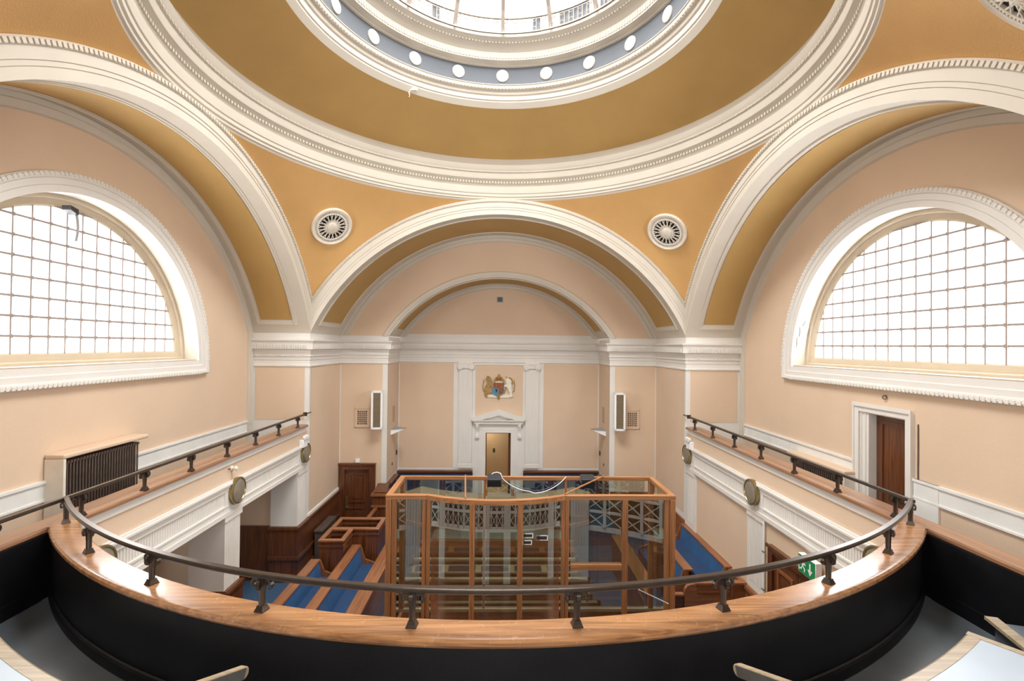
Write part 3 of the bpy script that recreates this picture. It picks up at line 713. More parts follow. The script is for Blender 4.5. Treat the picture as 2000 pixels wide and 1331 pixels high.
MB().bar((4.60, 4.46, -2.485), (4.40, 3.82, -2.485), 0.10, 0.03).build('nosing', 'pale_x', st)
for s, nm in ((-1, 'left'), (1, 'right')):
    H = thing('stair_handrail', (s * 1.65, 2.75, -2.85), 'short sloping timber handrail with steel side plates, %s of the two' % nm, 'handrail')
    a_, b_ = Vector((s * 1.56, 3.09, -2.045)), Vector((s * 1.80, 2.1, -1.66)); d = (b_ - a_).normalized()
    m = MB().bar(a_, b_, 0.045, 0.075); m.turn([(0.001, -0.022), (0.037, -0.022), (0.037, 0.022), (0.001, 0.022)], a_, Vector((0, 0, 1)).cross(d), 16); m.build('rail', 'pale_x', H, bevel=0.006)
    sd = d.cross(Vector((0, 0, 1))).normalized()
    for q in (-1, 1):
        m = MB().bar(a_ + sd * q * 0.0235 + d * 0.0, a_ + sd * q * 0.0235 + d * 0.5, 0.004, 0.06); m.build('side_plate', 'steel', H)
    MB().bar(a_ + d * 0.32 - Vector((0, 0, 0.03)), Vector((a_.x + d.x * 0.32, a_.y + d.y * 0.32, -2.85)), 0.04, 0.04).build('post', 'steel', H)
# ================================================================== COURT FURNITURE
# ---- glazed dock in the middle of the court
X0, X1d, YF, YB, ZT = -1.85, 2.99, 8.15, 9.4, -2.49
DK = thing('secure_dock', ((X0 + X1d) / 2, 8.8, FL), 'tall glass dock framed in orange oak standing in the middle of the court', 'dock')
bc, bs = (-1.17, 1.14), 0.29                     # bowed middle bay
def yfront(x):
    if x <= bc[0] or x >= bc[1]: return YF
    h = (bc[1] - bc[0]) / 2; R = (h * h + bs * bs) / (2 * bs); m = (bc[0] + bc[1]) / 2
    return YF + (R - bs) - math.sqrt(R * R - (x - m) ** 2)
def post(x, y, w=0.075, d=0.09, z0=FL, z1=ZT - 0.072, m='dock_z', yaw=0.0):
    ux = Vector((math.cos(yaw), math.sin(yaw), 0)); uy = Vector((-ux.y, ux.x, 0))
    MB().obox((x, y, (z0 + z1) / 2), ux, uy, (0, 0, 1), w / 2, d / 2, (z1 - z0) / 2).build('post', m, DK, bevel=0.006)
for x in (X0 + 0.05, X1d - 0.05): post(x, YF + 0.05, 0.09, 0.106)
for x in (X0 + 0.14, X1d - 0.14): post(x, YF + 0.05, 0.08, 0.07)
for x in (-1.215, -1.145, 1.10, 1.165, 2.14): post(x, YF + 0.045, 0.06 if x != 2.14 else 0.085, 0.09)
for x in (-0.40, 0.37): post(x, yfront(x) + 0.045, 0.08, 0.08, yaw=0.12 * (1 if x > 0 else -1))
for x in (-0.25, 1.30): post(x, YB - 0.05, 0.045, 0.06)
for x in (X0 + 0.05, X1d - 0.05): post(x, YB - 0.05, 0.09, 0.09)
def rail(p, q, w=0.10, h=0.075, zt=ZT, m='dock_x', name='top_rail'):
    MB().bar((p[0], p[1], zt - h / 2), (q[0], q[1], zt - h / 2), w, h).build(name, m, DK, bevel=0.006)
rail((X0, YF + 0.05), (bc[0], YF + 0.05)); rail((bc[1], YF + 0.05), (X1d, YF + 0.05))
xs = [bc[0] + (bc[1] - bc[0]) * i / 24 for i in range(25)]
mb = MB(); mb.grid([[(x, yfront(x) + dy, z) for dy, z in ((0, ZT - 0.075), (0, ZT), (0.10, ZT), (0.10, ZT - 0.075), (0, ZT - 0.075))] for x in xs]); mb.build('top_rail', 'dock_x', DK)
rail((X0, YB - 0.05), (X1d, YB - 0.05), w=0.07, h=0.07)
rail((X0 + 0.05, YF + 0.1), (X0 + 0.05, YB - 0.085), m='dock_y'); rail((X1d - 0.05, YF + 0.1), (X1d - 0.05, YB - 0.085), m='dock_y')
rail((1.23, YF + 0.045), (2.09, YF + 0.045), zt=-3.635, h=0.095, name='hatch_rail')
zb = -5.0
for p, q in (((X0 + 0.22, YF + 0.05), (-1.28, YF + 0.05)), ((1.23, YF + 0.05), (2.08, YF + 0.05)), ((2.20, YF + 0.05), (X1d - 0.21, YF + 0.05))):
    mb = MB(); mb.quad((p[0], p[1], zb), (q[0], q[1], zb), (q[0], q[1], ZT - 0.07), (p[0], p[1], ZT - 0.07)); mb.build('glass_pane', 'dockglass', DK)
for a_, b_ in ((bc[0] + 0.08, -0.45), (-0.35, 0.32), (0.42, bc[1] - 0.10)):
    # flat panes set between the posts of the bowed bay, very slightly faceted
    k = 6; mb = MB(); mb.grid([[(a_ + (b_ - a_) * i / k, yfront(a_ + (b_ - a_) * i / k) + 0.05, z) for z in (zb, ZT - 0.07)] for i in range(k + 1)]); mb.build('glass_pane', 'dockglass', DK)
for a_, b_ in ((X0 + 0.1, -0.29), (-0.21, 1.26), (1.34, X1d - 0.17)):
    MB().quad((a_, YB - 0.05, zb), (b_, YB - 0.05, zb), (b_, YB - 0.05, ZT - 0.08), (a_, YB - 0.05, ZT - 0.08)).build('glass_pane', 'dockglass', DK)
for x in (X0 + 0.05, X1d - 0.05):
    MB().quad((x, YF + 0.1, zb), (x, YB - 0.1, zb), (x, YB - 0.1, ZT - 0.07), (x, YF + 0.1, ZT - 0.07)).build('glass_pane', 'dockglass', DK)
for nm_, p, q, m in (('base_panel', (X0, YB - 0.05), (X1d, YB - 0.05), 'mid_x'), ('base_panel', (X0 + 0.05, YF), (X0 + 0.05, YB), 'mid_y'), ('base_panel', (X1d - 0.05, YF), (X1d - 0.05, YB), 'mid_y'), ('base_panel', (X0, YF + 0.06), (X1d, YF + 0.06), 'mid_x')):
    MB().bar((p[0], p[1], (FL + zb) / 2 - 0.02), (q[0], q[1], (FL + zb) / 2 - 0.02), 0.06, zb - FL - 0.04).build(nm_, m, DK)
MB().box(X0, X1d, YB - 0.10, YB, zb - 0.04, zb + 0.015).build('ledge', 'pale_x', DK)
MB().box(X0 + 0.1, X1d - 0.1, YF + 0.1, YB - 0.1, FL, -5.65).build('platform', 'mah_x', DK)
mb = MB().box(X0 + 0.4, X1d - 0.4, 8.92, 8.97, -5.62, -5.03); mb.box(X0 + 0.4, X1d - 0.4, 8.55, 8.92, -5.25, -5.19); mb.build('bench_board', 'mah_x', DK)
for (x0, y0), (x1, y1) in (((-0.62, YB - 0.05), (-0.52, yfront(-0.5) + 0.05)), ((2.02, YB - 0.05), (1.13, YF + 0.05))):
    MB().tube([(x0, y0, ZT + 0.012), ((x0 + x1) / 2, (y0 + y1) / 2, ZT + 0.014), (x1, y1, ZT + 0.012)], 0.015, 8).build('roof_bar', 'dock_x', DK)
# notices stuck to the dock glass
for x, z, w, h in ((0.50, -3.08, 0.17, 0.075), (0.49, -3.19, 0.15, 0.075), (0.73, -3.14, 0.20, 0.085)):
    y = yfront(x) + 0.044; stk = MB().box(x - w / 2, x + w / 2, y - 0.002, y, z - h / 2, z + h / 2).build('notice', 'plastic', DK)
    mb = MB().box(x - w / 2 + 0.014, x + w / 2 - 0.014, y - 0.004, y - 0.002, z - h / 2 + 0.014, z + h / 2 - 0.014); mb.build('notice_print', 'blackbox', stk)
# handle rod on the right post
MB().tube([(2.35, YF - 0.06, -4.02), (2.75, YF - 0.36, -4.10)], 0.01).build('door_stay', 'steel', DK)
for i, (x, z, w, h, lab) in enumerate(((-0.065, -2.455, 0.27, 0.20, 'black equipment box on the rear dock rail in front of the open doorway'), (1.70, -2.45, 0.26, 0.22, 'black equipment box on the rear dock rail near the right diagonal roof bar'))):
    B_ = thing('equipment_box', (x, 9.25, z - h), lab, 'equipment box', 'boxes on the dock rail')
    mb = MB().hexa([(x - w / 2, 9.20, z - h), (x + w / 2, 9.20, z - h), (x + w / 2, 9.30, z - h), (x - w / 2, 9.30, z - h), (x - w / 2 + 0.01, 9.14, z - 0.07), (x + w / 2 - 0.01, 9.14, z - 0.07), (x + w / 2, 9.30, z - 0.02), (x - w / 2, 9.30, z - 0.02)])
    mb.build('housing', 'blackbox', B_, bevel=0.008)
    MB().hexa([(x - w / 2, 9.13, z - 0.06), (x + w / 2, 9.13, z - 0.06), (x + w / 2, 9.31, -2.487), (x - w / 2, 9.31, -2.487), (x - w / 2, 9.13, z - 0.04), (x + w / 2, 9.13, z - 0.04), (x + w / 2, 9.40, -2.455), (x - w / 2, 9.40, -2.455)]).build('lid', 'blackbox', B_, bevel=0.006)
    for q in (-1, 1): MB().box(x + q * w / 2 - 0.008, x + q * w / 2 + 0.008, 9.22, 9.31, z - 0.12, z - 0.05).build('bracket', 'steel', B_)
pts = []
for i in range(17):
    t = i / 16; x = 0.08 + t * 1.22; zc_ = -2.50 - 0.30 * (1 - (2 * t - 1.0) ** 2) ** 0.9 * (0.9 if t < 0.5 else 1); pts.append((x, 9.26 + 0.04 * t, zc_ + 0.02 * t))
cb = MB().tube(pts, 0.007, 6); cb.tube([(-0.12, 9.36, -2.455), (-0.08, 9.37, -2.43), (-0.01, 9.37, -2.42), (0.05, 9.36, -2.44), (0.08, 9.3, -2.5)], 0.007, 6)
cb.build('cable', 'plastic', None, label='white cable sagging between the two black boxes on the dock', category='cable')

# ---- advocates' pews facing the judge
def pew(yb, x0, x1, label, shelf=True):
    P_ = thing('pew', ((x0 + x1) / 2, yb, FL), label, 'pew')
    MB().box(x0, x1, yb - 0.03, yb + 0.03, FL + 0.12, -5.06).build('backrest', 'mah_x', P_)
    MB().box(x0 - 0.01, x1 + 0.01, yb - 0.055, yb + 0.045, -5.06, -5.0).build('back_cap', 'pale_x', P_, bevel=0.008)
    MB().box(x0, x1, yb + 0.03, yb + 0.45, -5.47, -5.42).build('seat', 'mah_x', P_)
    MB().box(x0 + 0.02, x1 - 0.02, yb + 0.04, yb + 0.43, -5.42, -5.36).build('seat_cushion', 'leather', P_, bevel=0.015)
    for x in (x0 - 0.02, x1 + 0.02):
        mb = MB().prism([(yb - (0.36 if shelf else 0.06), FL), (yb + 0.45, FL), (yb + 0.45, -5.40), (yb + 0.12, -5.2), (yb + 0.05, -4.96), (yb - 0.06, -4.96)] + ([(yb - 0.10, -5.14), (yb - 0.38, -5.17)] if shelf else []), lambda u, v, h: (h, u, v), x - 0.03, x + 0.03)
        mb.build('bench_end', 'mah_y', P_)
    if not shelf: return P_
    # writing shelf behind the backrest for the row behind
    d = MB().hexa([(x0, yb - 0.36, -5.205), (x1, yb - 0.36, -5.205), (x1, yb - 0.05, -5.165), (x0, yb - 0.05, -5.165), (x0, yb - 0.36, -5.17), (x1, yb - 0.36, -5.17), (x1, yb - 0.05, -5.13), (x0, yb - 0.05, -5.13)])
    sh = d.build('writing_shelf', 'pale_x', P_)
    k = 5; w = (x1 - x0) / k
    for i in range(k):
        a_, b_ = x0 + i * w + 0.07, x0 + (i + 1) * w - 0.07
        MB().hexa([(a_, yb - 0.33, -5.166), (b_, yb - 0.33, -5.166), (b_, yb - 0.10, -5.137), (a_, yb - 0.10, -5.137), (a_, yb - 0.33, -5.162), (b_, yb - 0.33, -5.162), (b_, yb - 0.10, -5.133), (a_, yb - 0.10, -5.133)]).build('leather_inset', 'leather', sh)
    return P_
pew(9.60, -2.0, 1.98, 'nearest dark wooden pew row right behind the glass dock', False)
pew(10.58, -2.0, 1.95, 'middle dark wooden pew row seen through the dock glass')
pew(11.56, -1.95, 1.85, 'farthest dark wooden pew row just before the grey topped table')
P_ = thing('front_desk', (0, 12.3, FL), 'long wooden front desk with leather insets ahead of the pew rows', 'desk')
MB().box(-1.95, 1.95, 12.2, 12.55, -5.18, -5.13).build('desk_top', 'mid_x', P_)
MB().box(-1.95, 1.95, 12.50, 12.55, FL, -5.18).build('front_panel', 'mid_x', P_)
for x in (-1.93, 1.93): MB().box(x - 0.03, x + 0.03, 12.2, 12.5, FL, -5.18).build('side_panel', 'mid_y', P_)
MB().box(-1.95, 1.95, 12.53, 12.58, -5.13, -4.98).build('ledge', 'mid_x', P_)
for i in range(5): MB().box(-1.85 + i * 0.76, -1.85 + i * 0.76 + 0.62, 12.23, 12.47, -5.13, -5.125).build('leather_inset', 'leather', P_)
T_ = thing('clerk_table', (0, 13.1, FL), 'wide table with a plain grey top in front of the curved judge bench', 'table')
MB().box(-1.7, 1.7, 12.78, 13.42, -5.06, -5.02).build('table_top', 'tabletop', T_, bevel=0.006)
MB().box(-1.74, 1.74, 12.74, 13.46, -5.09, -5.062).build('edge', 'mid_x', T_)
MB().box(-1.66, 1.66, 12.82, 13.38, -5.25, -5.09).build('apron', 'mah_x', T_)
for x in (-1.6, 1.6):
    for y in (12.86, 13.34): MB().box(x - 0.05, x + 0.05, y - 0.05, y + 0.05, FL, -5.25).build('leg', 'mah_z', T_, bevel=0.008)

# ---- judge's dais, bench and back seats
struct(MB().box(-CX + 0.01, CX - 0.01, 14.5, Y4 - 0.01, FL, -5.35), 'floor', 'carpet', 'raised carpeted dais behind the judge bench', 'floor')
J = thing('judge_bench', (0, 14, FL), 'broad curved wooden judge bench with a pale desk top', 'judge bench')  # desk top uses a paler timber than the panels
def jarc(r, n=40, a=0.62): return [(r * math.sin(-a + 2 * a * i / n), 18.6 - r * math.cos(-a + 2 * a * i / n)) for i in range(n + 1)]
def jb(prof, name, m):
    mb = MB(); n = 40; a = 0.62
    mb.grid([[(r * math.sin(-a + 2 * a * i / n), 18.6 - r * math.cos(-a + 2 * a * i / n), z) for r, z in prof] for i in range(n + 1)])
    k = len(prof); mb.f.append(tuple(range(k))); mb.f.append(tuple(range(len(mb.v) - k, len(mb.v)))[::-1])
    return mb.build(name, m, J)
jb([(4.75, FL), (4.75, -4.52), (4.70, -4.52), (4.70, FL), (4.75, FL)], 'front_panel', 'mah_x')
jb([(4.80, -4.52), (4.80, -4.42), (4.70, -4.42), (4.70, -4.52), (4.80, -4.52)], 'cornice', 'mid_x')
jb([(4.80, -4.42), (4.78, -4.39), (4.06, -4.39), (4.06, -4.42), (4.80, -4.42)], 'desk_top', 'pale_x')
jb([(4.82, -5.3), (4.82, -5.22), (4.75, -5.2), (4.75, -5.3), (4.82, -5.3)], 'moulding', 'mid_x')
for sgn in (-1, 1):
    t = 0.62 * sgn; ur = Vector((math.sin(t), -math.cos(t), 0)); ut = Vector((math.cos(t), math.sin(t), 0)); c = Vector((0, 18.6, 0)) + ur * 4.42 - ut * sgn * 0.02
    MB().obox((c.x, c.y, (FL - 4.42) / 2), ur, ut, (0, 0, 1), 0.34, 0.02, (-4.42 - FL) / 2).build('side_panel', 'mah_z', J)
for x in (-0.36, 0.42):
    MB().box(x - 0.04, x + 0.04, 14.32, 14.5, -4.40, -4.2).build('upright', 'mid_z', J)
for s, nm in ((-1, 'left'), (1, 'right')):
    K = thing('alcove_bench', (s * 2.2, 17.0, -5.35), 'long blue seat with a wooden cap against the back wall, %s of the open doorway' % nm, 'bench')
    xa, xb = (0.86, 3.5) if s > 0 else (-3.5, -0.9)
    MB().box(xa, xb, 17.02, 17.19, -4.43, -4.35).build('cap', 'mah_x', K, bevel=0.01)
    MB().box(xa, xb, 17.10, 17.19, -5.35, -4.43).build('back_board', 'mah_x', K)
    MB().box(xa + 0.05, xb - 0.05, 17.05, 17.10, -4.93, -4.46).build('back_pad', 'navy', K, bevel=0.015)
    MB().box(xa, xb, 16.62, 17.10, -5.02, -4.95).build('seat_frame', 'mid_x', K)
    MB().box(xa + 0.03, xb - 0.03, 16.64, 17.05, -4.95, -4.89).build('seat_cushion', 'navy', K, bevel=0.015)
    MB().box(xa, xb, 16.64, 16.68, -5.35, -5.02).build('front_board', 'mah_x', K)
    K = thing('alcove_panelling', (s * 3.4, 16.2, -5.35), 'wooden capped seat back along the %s return of the judge alcove' % nm, 'bench')
    xo = s * (CX - 0.01)
    MB().box(min(xo, xo - s * 0.16), max(xo, xo - s * 0.16), 15.52, 16.6, -4.43, -4.35).build('cap', 'mah_y', K, bevel=0.01)
    MB().box(min(xo, xo - s * 0.08), max(xo, xo - s * 0.08), 15.52, 16.6, -5.35, -4.43).build('back_board', 'mah_y', K)

# ---- jury benches on the left, running away from the camera
def side_bench(xb, y0, y1, label, zt=-4.9, zs=-5.32, face=1, name='jury_bench', hi=0.06):
    """backrest at x = xb; the sitter looks towards +x when face = 1"""
    B_ = thing(name, (xb, (y0 + y1) / 2, FL), label, 'bench')
    f = face; bx = lambda a_, b_: (min(xb + f * a_, xb + f * b_), max(xb + f * a_, xb + f * b_))
    MB().box(*bx(-0.05, 0.0), y0, y1, FL, zt - 0.05).build('back_board', 'mah_y', B_)
    MB().box(*bx(-0.16, 0.055), y0 - 0.02, y1 + 0.02, zt - 0.05, zt).build('back_cap', 'mid_y', B_, bevel=0.01)
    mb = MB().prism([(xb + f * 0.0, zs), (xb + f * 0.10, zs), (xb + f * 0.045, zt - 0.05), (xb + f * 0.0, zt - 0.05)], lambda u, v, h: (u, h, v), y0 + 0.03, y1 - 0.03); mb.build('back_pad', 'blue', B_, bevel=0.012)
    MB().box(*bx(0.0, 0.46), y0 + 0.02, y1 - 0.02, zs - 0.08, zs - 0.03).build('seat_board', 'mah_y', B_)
    MB().box(*bx(0.06, 0.47), y0 + 0.03, y1 - 0.03, zs - 0.03, zs + 0.05).build('seat_cushion', 'blue_shaded', B_, bevel=0.02)
    MB().box(*bx(0.40, 0.44), y0 + 0.02, y1 - 0.02, FL, zs - 0.08).build('front_board', 'mah_y', B_)
    for y in (y0, y1):
        mb = MB().prism([(xb - f * 0.05, FL), (xb + f * 0.44, FL), (xb + f * 0.44, zs + 0.06), (xb + f * 0.16, zs + 0.16), (xb + f * 0.06, zt - 0.02), (xb - f * 0.05, zt - 0.02)], lambda u, v, h: (u, h, v), y - 0.025, y + 0.025); mb.build('bench_end', 'mid_z', B_)
    return B_
side_bench(-4.06, 8.85, 11.22, 'blue upholstered jury bench nearest the left aisle, rear of the two rows', -4.88, -5.3)
side_bench(-3.36, 8.85, 11.98, 'blue upholstered jury bench, front of the two left-hand rows', -4.86, -5.36)
F_ = thing('jury_desk', (-2.6, 10, FL), 'sloping wooden desk in front of the blue jury benches beside the dock', 'desk')
MB().hexa([(-2.78, 8.85, -4.98), (-2.50, 8.85, -4.92), (-2.50, 12.4, -4.92), (-2.78, 12.4, -4.98), (-2.78, 8.85, -4.95), (-2.50, 8.85, -4.89), (-2.50, 12.4, -4.89), (-2.78, 12.4, -4.95)]).build('desk_top', 'mid_y', F_)
MB().box(-2.53, -2.47, 8.85, 12.4, FL, -4.88).build('front_panel', 'mid_y', F_)
MB().box(-2.50, -2.44, 8.85, 12.4, -4.96, -4.86).build('rim', 'mid_y', F_, bevel=0.01)
MB().box(-2.80, -2.47, 8.81, 8.86, FL, -4.93).build('end_panel', 'mid_x', F_)
MB().turn([(0.001, 0.015), (0.016, 0.012), (0.018, 0)], (-2.62, 9.15, -4.935), (0, 0, 1), 12).build('knob', 'brass', F_)

# ---- wooden boxes by the left wall
def box_pen(x0, x1, y0, y1, zt, label, open_side=None):
    B_ = thing('witness_box', ((x0 + x1) / 2, (y0 + y1) / 2, FL), label, 'witness box')
    for nm_, a_ in (('front_panel', (x0, x1, y0, y0 + 0.05)), ('back_panel', (x0, x1, y1 - 0.05, y1)), ('left_panel', (x0, x0 + 0.05, y0 + 0.05, y1 - 0.05)), ('right_panel', (x1 - 0.05, x1, y0 + 0.05, y1 - 0.05))):
        if nm_ == open_side: continue
        ax = 'mah_x' if nm_ in ('front_panel', 'back_panel') else 'mah_y'
        pn_ = MB().box(*a_, FL, zt - 0.04).build('side_panel', 'mah_z', B_)
        g = 0.03; fb = nm_ in ('front_panel', 'back_panel'); gx, gy = (g, g) if fb else (g, -g); MB().box(a_[0] - gx, a_[1] + gx, a_[2] - gy, a_[3] + gy, zt - 0.05, zt).build('cap_rail', ax.replace('mah', 'mid'), B_, bevel=0.01)
        ge = 0.018 if fb else -0.02; MB().box(a_[0] - 0.018, a_[1] + 0.018, a_[2] - ge, a_[3] + ge, zt - 0.17, zt - 0.13).build('moulding', ax, B_)
    MB().box(x0 + 0.05, x1 - 0.05, y0 + 0.05, y1 - 0.05, FL, -5.6).build('platform', 'carpet', B_)
    MB().box(x0 + 0.06, x1 - 0.06, y1 - 0.32, y1 - 0.05, -5.15, -5.1).build('seat', 'mid_x', B_)
    return B_
box_pen(-4.10, -3.56, 11.42, 12.14, -4.52, 'open-topped dark wooden witness box nearest the jury benches')
box_pen(-4.10, -2.95, 12.2, 12.95, -4.54, 'wider dark wooden box behind the witness box, towards the panelled door')
L_ = thing('lectern', (-3.3, 14.7, FL), 'stepped dark wooden stand with a sloping top beside the panelled door', 'lectern')
MB().box(-3.72, -3.12, 14.55, 15.05, FL, -4.42).build('body', 'mah_z', L_)
MB().box(-3.75, -3.09, 14.50, 15.08, -4.48, -4.40).build('cornice', 'mid_x', L_, bevel=0.01)
MB().box(-3.74, -3.10, 14.52, 15.06, -4.80, -4.74).build('moulding', 'mid_x', L_)
MB().hexa([(-3.66, 14.55, -4.40), (-3.3, 14.55, -4.40), (-3.3, 15.0, -4.40), (-3.66, 15.0, -4.40), (-3.66, 14.55, -4.36), (-3.3, 14.55, -4.36), (-3.3, 15.0, -4.22), (-3.66, 15.0, -4.22)]).build('book_rest', 'mah_y', L_)
G_ = thing('pew_gate', (-3.3, 13.6, FL), 'low dark panelled wooden enclosure below the stepped stand', 'gate')
MB().box(-3.62, -2.9, 13.5, 13.55, FL, -4.86).build('panel', 'mah_z', G_)
MB().box(-3.65, -2.87, 13.47, 13.58, -4.86, -4.80).build('cap_rail', 'mid_x', G_, bevel=0.01)
MB().box(-3.62, -3.57, 13.55, 14.5, FL, -4.86).build('panel', 'mah_z', G_)
MB().box(-3.65, -3.54, 13.55, 14.5, -4.86, -4.80).build('cap_rail', 'mid_y', G_, bevel=0.01)

# ---- benches on the right
side_bench(4.93, 10.42, 12.95, 'blue wall bench with a tall wooden cap along the right wall', -4.68, -5.14, -1, 'wall_bench')
side_bench(4.18, 10.78, 12.9, 'lower blue bench standing in front of the right wall bench', -4.9, -5.36, -1, 'side_bench')
D_ = thing('side_desk', (3.15, 11, FL), 'long plain wooden desk top along the right side behind the dock', 'desk')
MB().box(3.0, 3.32, 9.83, 12.9, -5.02, -4.97).build('desk_top', 'mid_y', D_)
MB().box(3.02, 3.07, 9.83, 12.9, FL, -5.02).build('front_panel', 'mah_y', D_)
for y in (9.85, 12.88): MB().box(3.07, 3.3, y - 0.02, y + 0.02, FL, -5.02).build('side_panel', 'mah_z', D_)
Q_ = thing('bench_screen', (4.4, 9.74, FL), 'wooden bench end screen with a rounded shoulder near the right-hand pier', 'screen')
sh = [(3.74, FL), (4.98, FL), (4.98, -4.72), (3.90, -4.72)] + [(3.90 - 0.16 * math.sin(t), -4.88 + 0.16 * math.cos(t)) for t in (0.3, 0.6, 0.9, 1.2, 1.5)]
MB().prism(sh, lambda u, v, h: (u, h, v), 9.70, 9.78).build('panel', 'mid_x', Q_)
MB().box(3.95, 4.98, 9.66, 9.80, -4.72, -4.67).build('cap_rail', 'mid_x', Q_, bevel=0.01)
MB().box(4.0, 4.65, 9.685, 9.70, -4.88, -4.85).build('moulding', 'mid_x', Q_)
MB().box(4.66, 4.72, 9.67, 9.70, FL, -4.72).build('stile', 'mid_z', Q_)
W_ = thing('bench_screen', (3.4, 9.9, FL), 'low wooden screen between the dock and the rounded bench end', 'screen')
MB().box(3.05, 3.72, 9.72, 9.77, FL, -4.96).build('panel', 'mah_x', W_)
MB().box(3.03, 3.73, 9.69, 9.80, -4.96, -4.91).build('cap_rail', 'mid_x', W_, bevel=0.01)

# ---- wood dado
def dado(mb, x0, x1, y0, y1, zt):
    mb.box(x0, x1, y0, y1, FL, zt)
dl = MB()
dl.box(-4.999, -4.95, Y2 + 0.0, 15.49, FL, -4.54); dl.box(-4.95, -4.92, Y2, 15.49, -4.60, -4.545); dl.box(-4.95, -4.915, Y2, 15.49, -5.35, -5.28); dl.box(-4.95, -4.9, Y2, 15.49, FL, -5.7)
dl.box(-5.66, -4.94, 12.28, 13.0, FL, -4.55); dl.box(-5.68, -4.91, 12.25, 13.0, -4.62, -4.56); dl.box(-5.68, -4.90, 12.25, 13.0, -5.36, -5.28); dl.box(-5.68, -4.88, 12.23, 13.0, FL, -5.7)
dl.box(-6.49, -5.66, 12.34, 12.40, FL, -4.55)
dl.box(-5.66, -4.94, 9.11, 9.68, FL, -4.56); dl.box(-5.68, -4.91, 9.09, 9.70, -4.64, -4.58)
struct(dl, 'baseboard_left', 'mah_z', 'dark wooden dado around the left piers and alcove', 'dado')
dr = MB()
dr.box(4.95, 4.999, 8.95, 10.35, FL, -4.70); dr.box(4.92, 4.95, 8.95, 10.35, -4.78, -4.71); dr.box(4.95, 4.999, Y2, 15.49, FL, -4.6); dr.box(3.55, 4.95, 15.44, 15.49, FL, -4.6)
struct(dr, 'baseboard_right', 'mid_y', 'brown wooden dado along the right wall', 'dado')
dw = MB(); dw.box(-5.0, -4.96, Y2, 15.49, -4.54, -4.47)
struct(dw, 'trim_23', 'white', 'white strip above the dark wooden dado on the left', 'moulding')
hb = thing('low_radiator', (-4.8, 13.8, FL), 'long low dark radiator against the panelled left wall near the door', 'radiator')
MB().box(-4.9, -4.66, 13.2, 14.35, -5.04, -4.98).build('top', 'iron', hb, bevel=0.008)
for i in range(18): MB().box(-4.88, -4.68, 13.22 + i * 0.063, 13.22 + i * 0.063 + 0.04, FL, -5.04).build('section', 'iron', hb)
# ================================================================== DOORS AND WALL FIXTURES
# ---- far doorway with pediment (open, beige corridor behind)
DR = thing('door_1', (-0.02, Y4, -5.35), 'open central doorway with a white pediment surround behind the judge', 'door', kind='structure')
fr = MB()
for x0, x1, z0, z1, h in ((-0.60, -0.49, -5.35, -2.92, 0.05), (0.45, 0.56, -5.35, -2.92, 0.05), (-0.49, 0.45, -3.02, -2.92, 0.05), (-0.70, -0.60, -5.35, -2.74, 0.03), (0.56, 0.68, -5.35, -2.74, 0.03), (-0.82, 0.78, -2.92, -2.74, 0.035), (-0.49, -0.46, -5.35, -3.05, 0.065), (0.42, 0.45, -5.35, -3.05, 0.065), (-0.49, 0.45, -3.05, -3.02, 0.065)):
    fr.box(x0, x1, Y4 - h, Y4, z0, z1)
fr.build('architrave', 'white', DR)
pd = MB(); yb = Y4
pd.box(-0.86, 0.82, yb - 0.14, yb, -2.74, -2.66); pd.box(-0.90, 0.86, yb - 0.17, yb, -2.66, -2.62); pd.box(-0.94, 0.90, yb - 0.20, yb, -2.62, -2.585)
pd.prism([(-0.95, -2.585), (-0.95, -2.52), (-0.02, -2.235), (0.91, -2.52), (0.91, -2.585), (0.55, -2.585), (-0.02, -2.425), (-0.59, -2.585)], XZ(yb), 0.0, 0.2)
pd.prism([(-0.8, -2.585), (-0.02, -2.36), (0.76, -2.585)], XZ(yb), 0.0, 0.06)
pd.build('pediment', 'white', DR)
for x in (-0.76, 0.72):
    cs = MB(); prof = [(0.0, -2.74), (0.13, -2.74), (0.14, -2.79), (0.12, -2.86), (0.08, -2.95), (0.055, -3.05), (0.07, -3.12), (0.085, -3.16), (0.07, -3.2), (0.0, -3.2)]
    cs.prism(prof, lambda u, v, h, x=x: (x + h, yb - u, v), -0.055, 0.055); cs.box(x - 0.07, x + 0.07, yb - 0.1, yb, -3.23, -3.2); cs.build('console', 'white', DR)
lf = MB().box(0.34, 0.40, Y4 + 0.06, Y4 + 0.95, -5.35, -3.06).build('door_leaf', 'mah_z', DR)
MB().box(0.33, 0.34, Y4 + 0.08, Y4 + 0.14, -3.5, -3.38).build('hinge', 'steel', lf)
jm = MB().box(-0.46, -0.43, Y4, Y4 + 0.12, -5.35, -3.05); jm.box(0.40, 0.42, Y4, Y4 + 0.12, -5.35, -3.05); jm.box(-0.46, 0.42, Y4, Y4 + 0.12, -3.08, -3.05); jm.build('jamb', 'mah_z', DR)
cr = MB(); cr.box(-1.4, 1.4, 19.0, 19.1, FL, -2.6); cr.box(-1.5, -1.4, Y4 + 0.02, 19.1, FL, -2.6); cr.box(1.4, 1.5, Y4 + 0.02, 19.1, FL, -2.6); cr.box(-1.5, 1.5, Y4 + 0.02, 19.1, -2.7, -2.6); cr.box(-1.5, 1.5, Y4 + 0.02, 19.1, -5.45, -5.35)
struct(cr, 'wall_corridor', 'beige', 'beige corridor wall seen through the open central doorway', 'wall')
sw = thing('wall_switch', (-0.19, 19.0, -4.0), 'small brown switch plate on the corridor wall beyond the open doorway', 'switch')
MB().box(-0.235, -0.145, 18.985, 19.0, -4.13, -3.98).build('plate', 'brass', sw); MB().box(-0.205, -0.175, 18.975, 18.985, -4.08, -4.03).build('rocker', 'blackbox', sw)

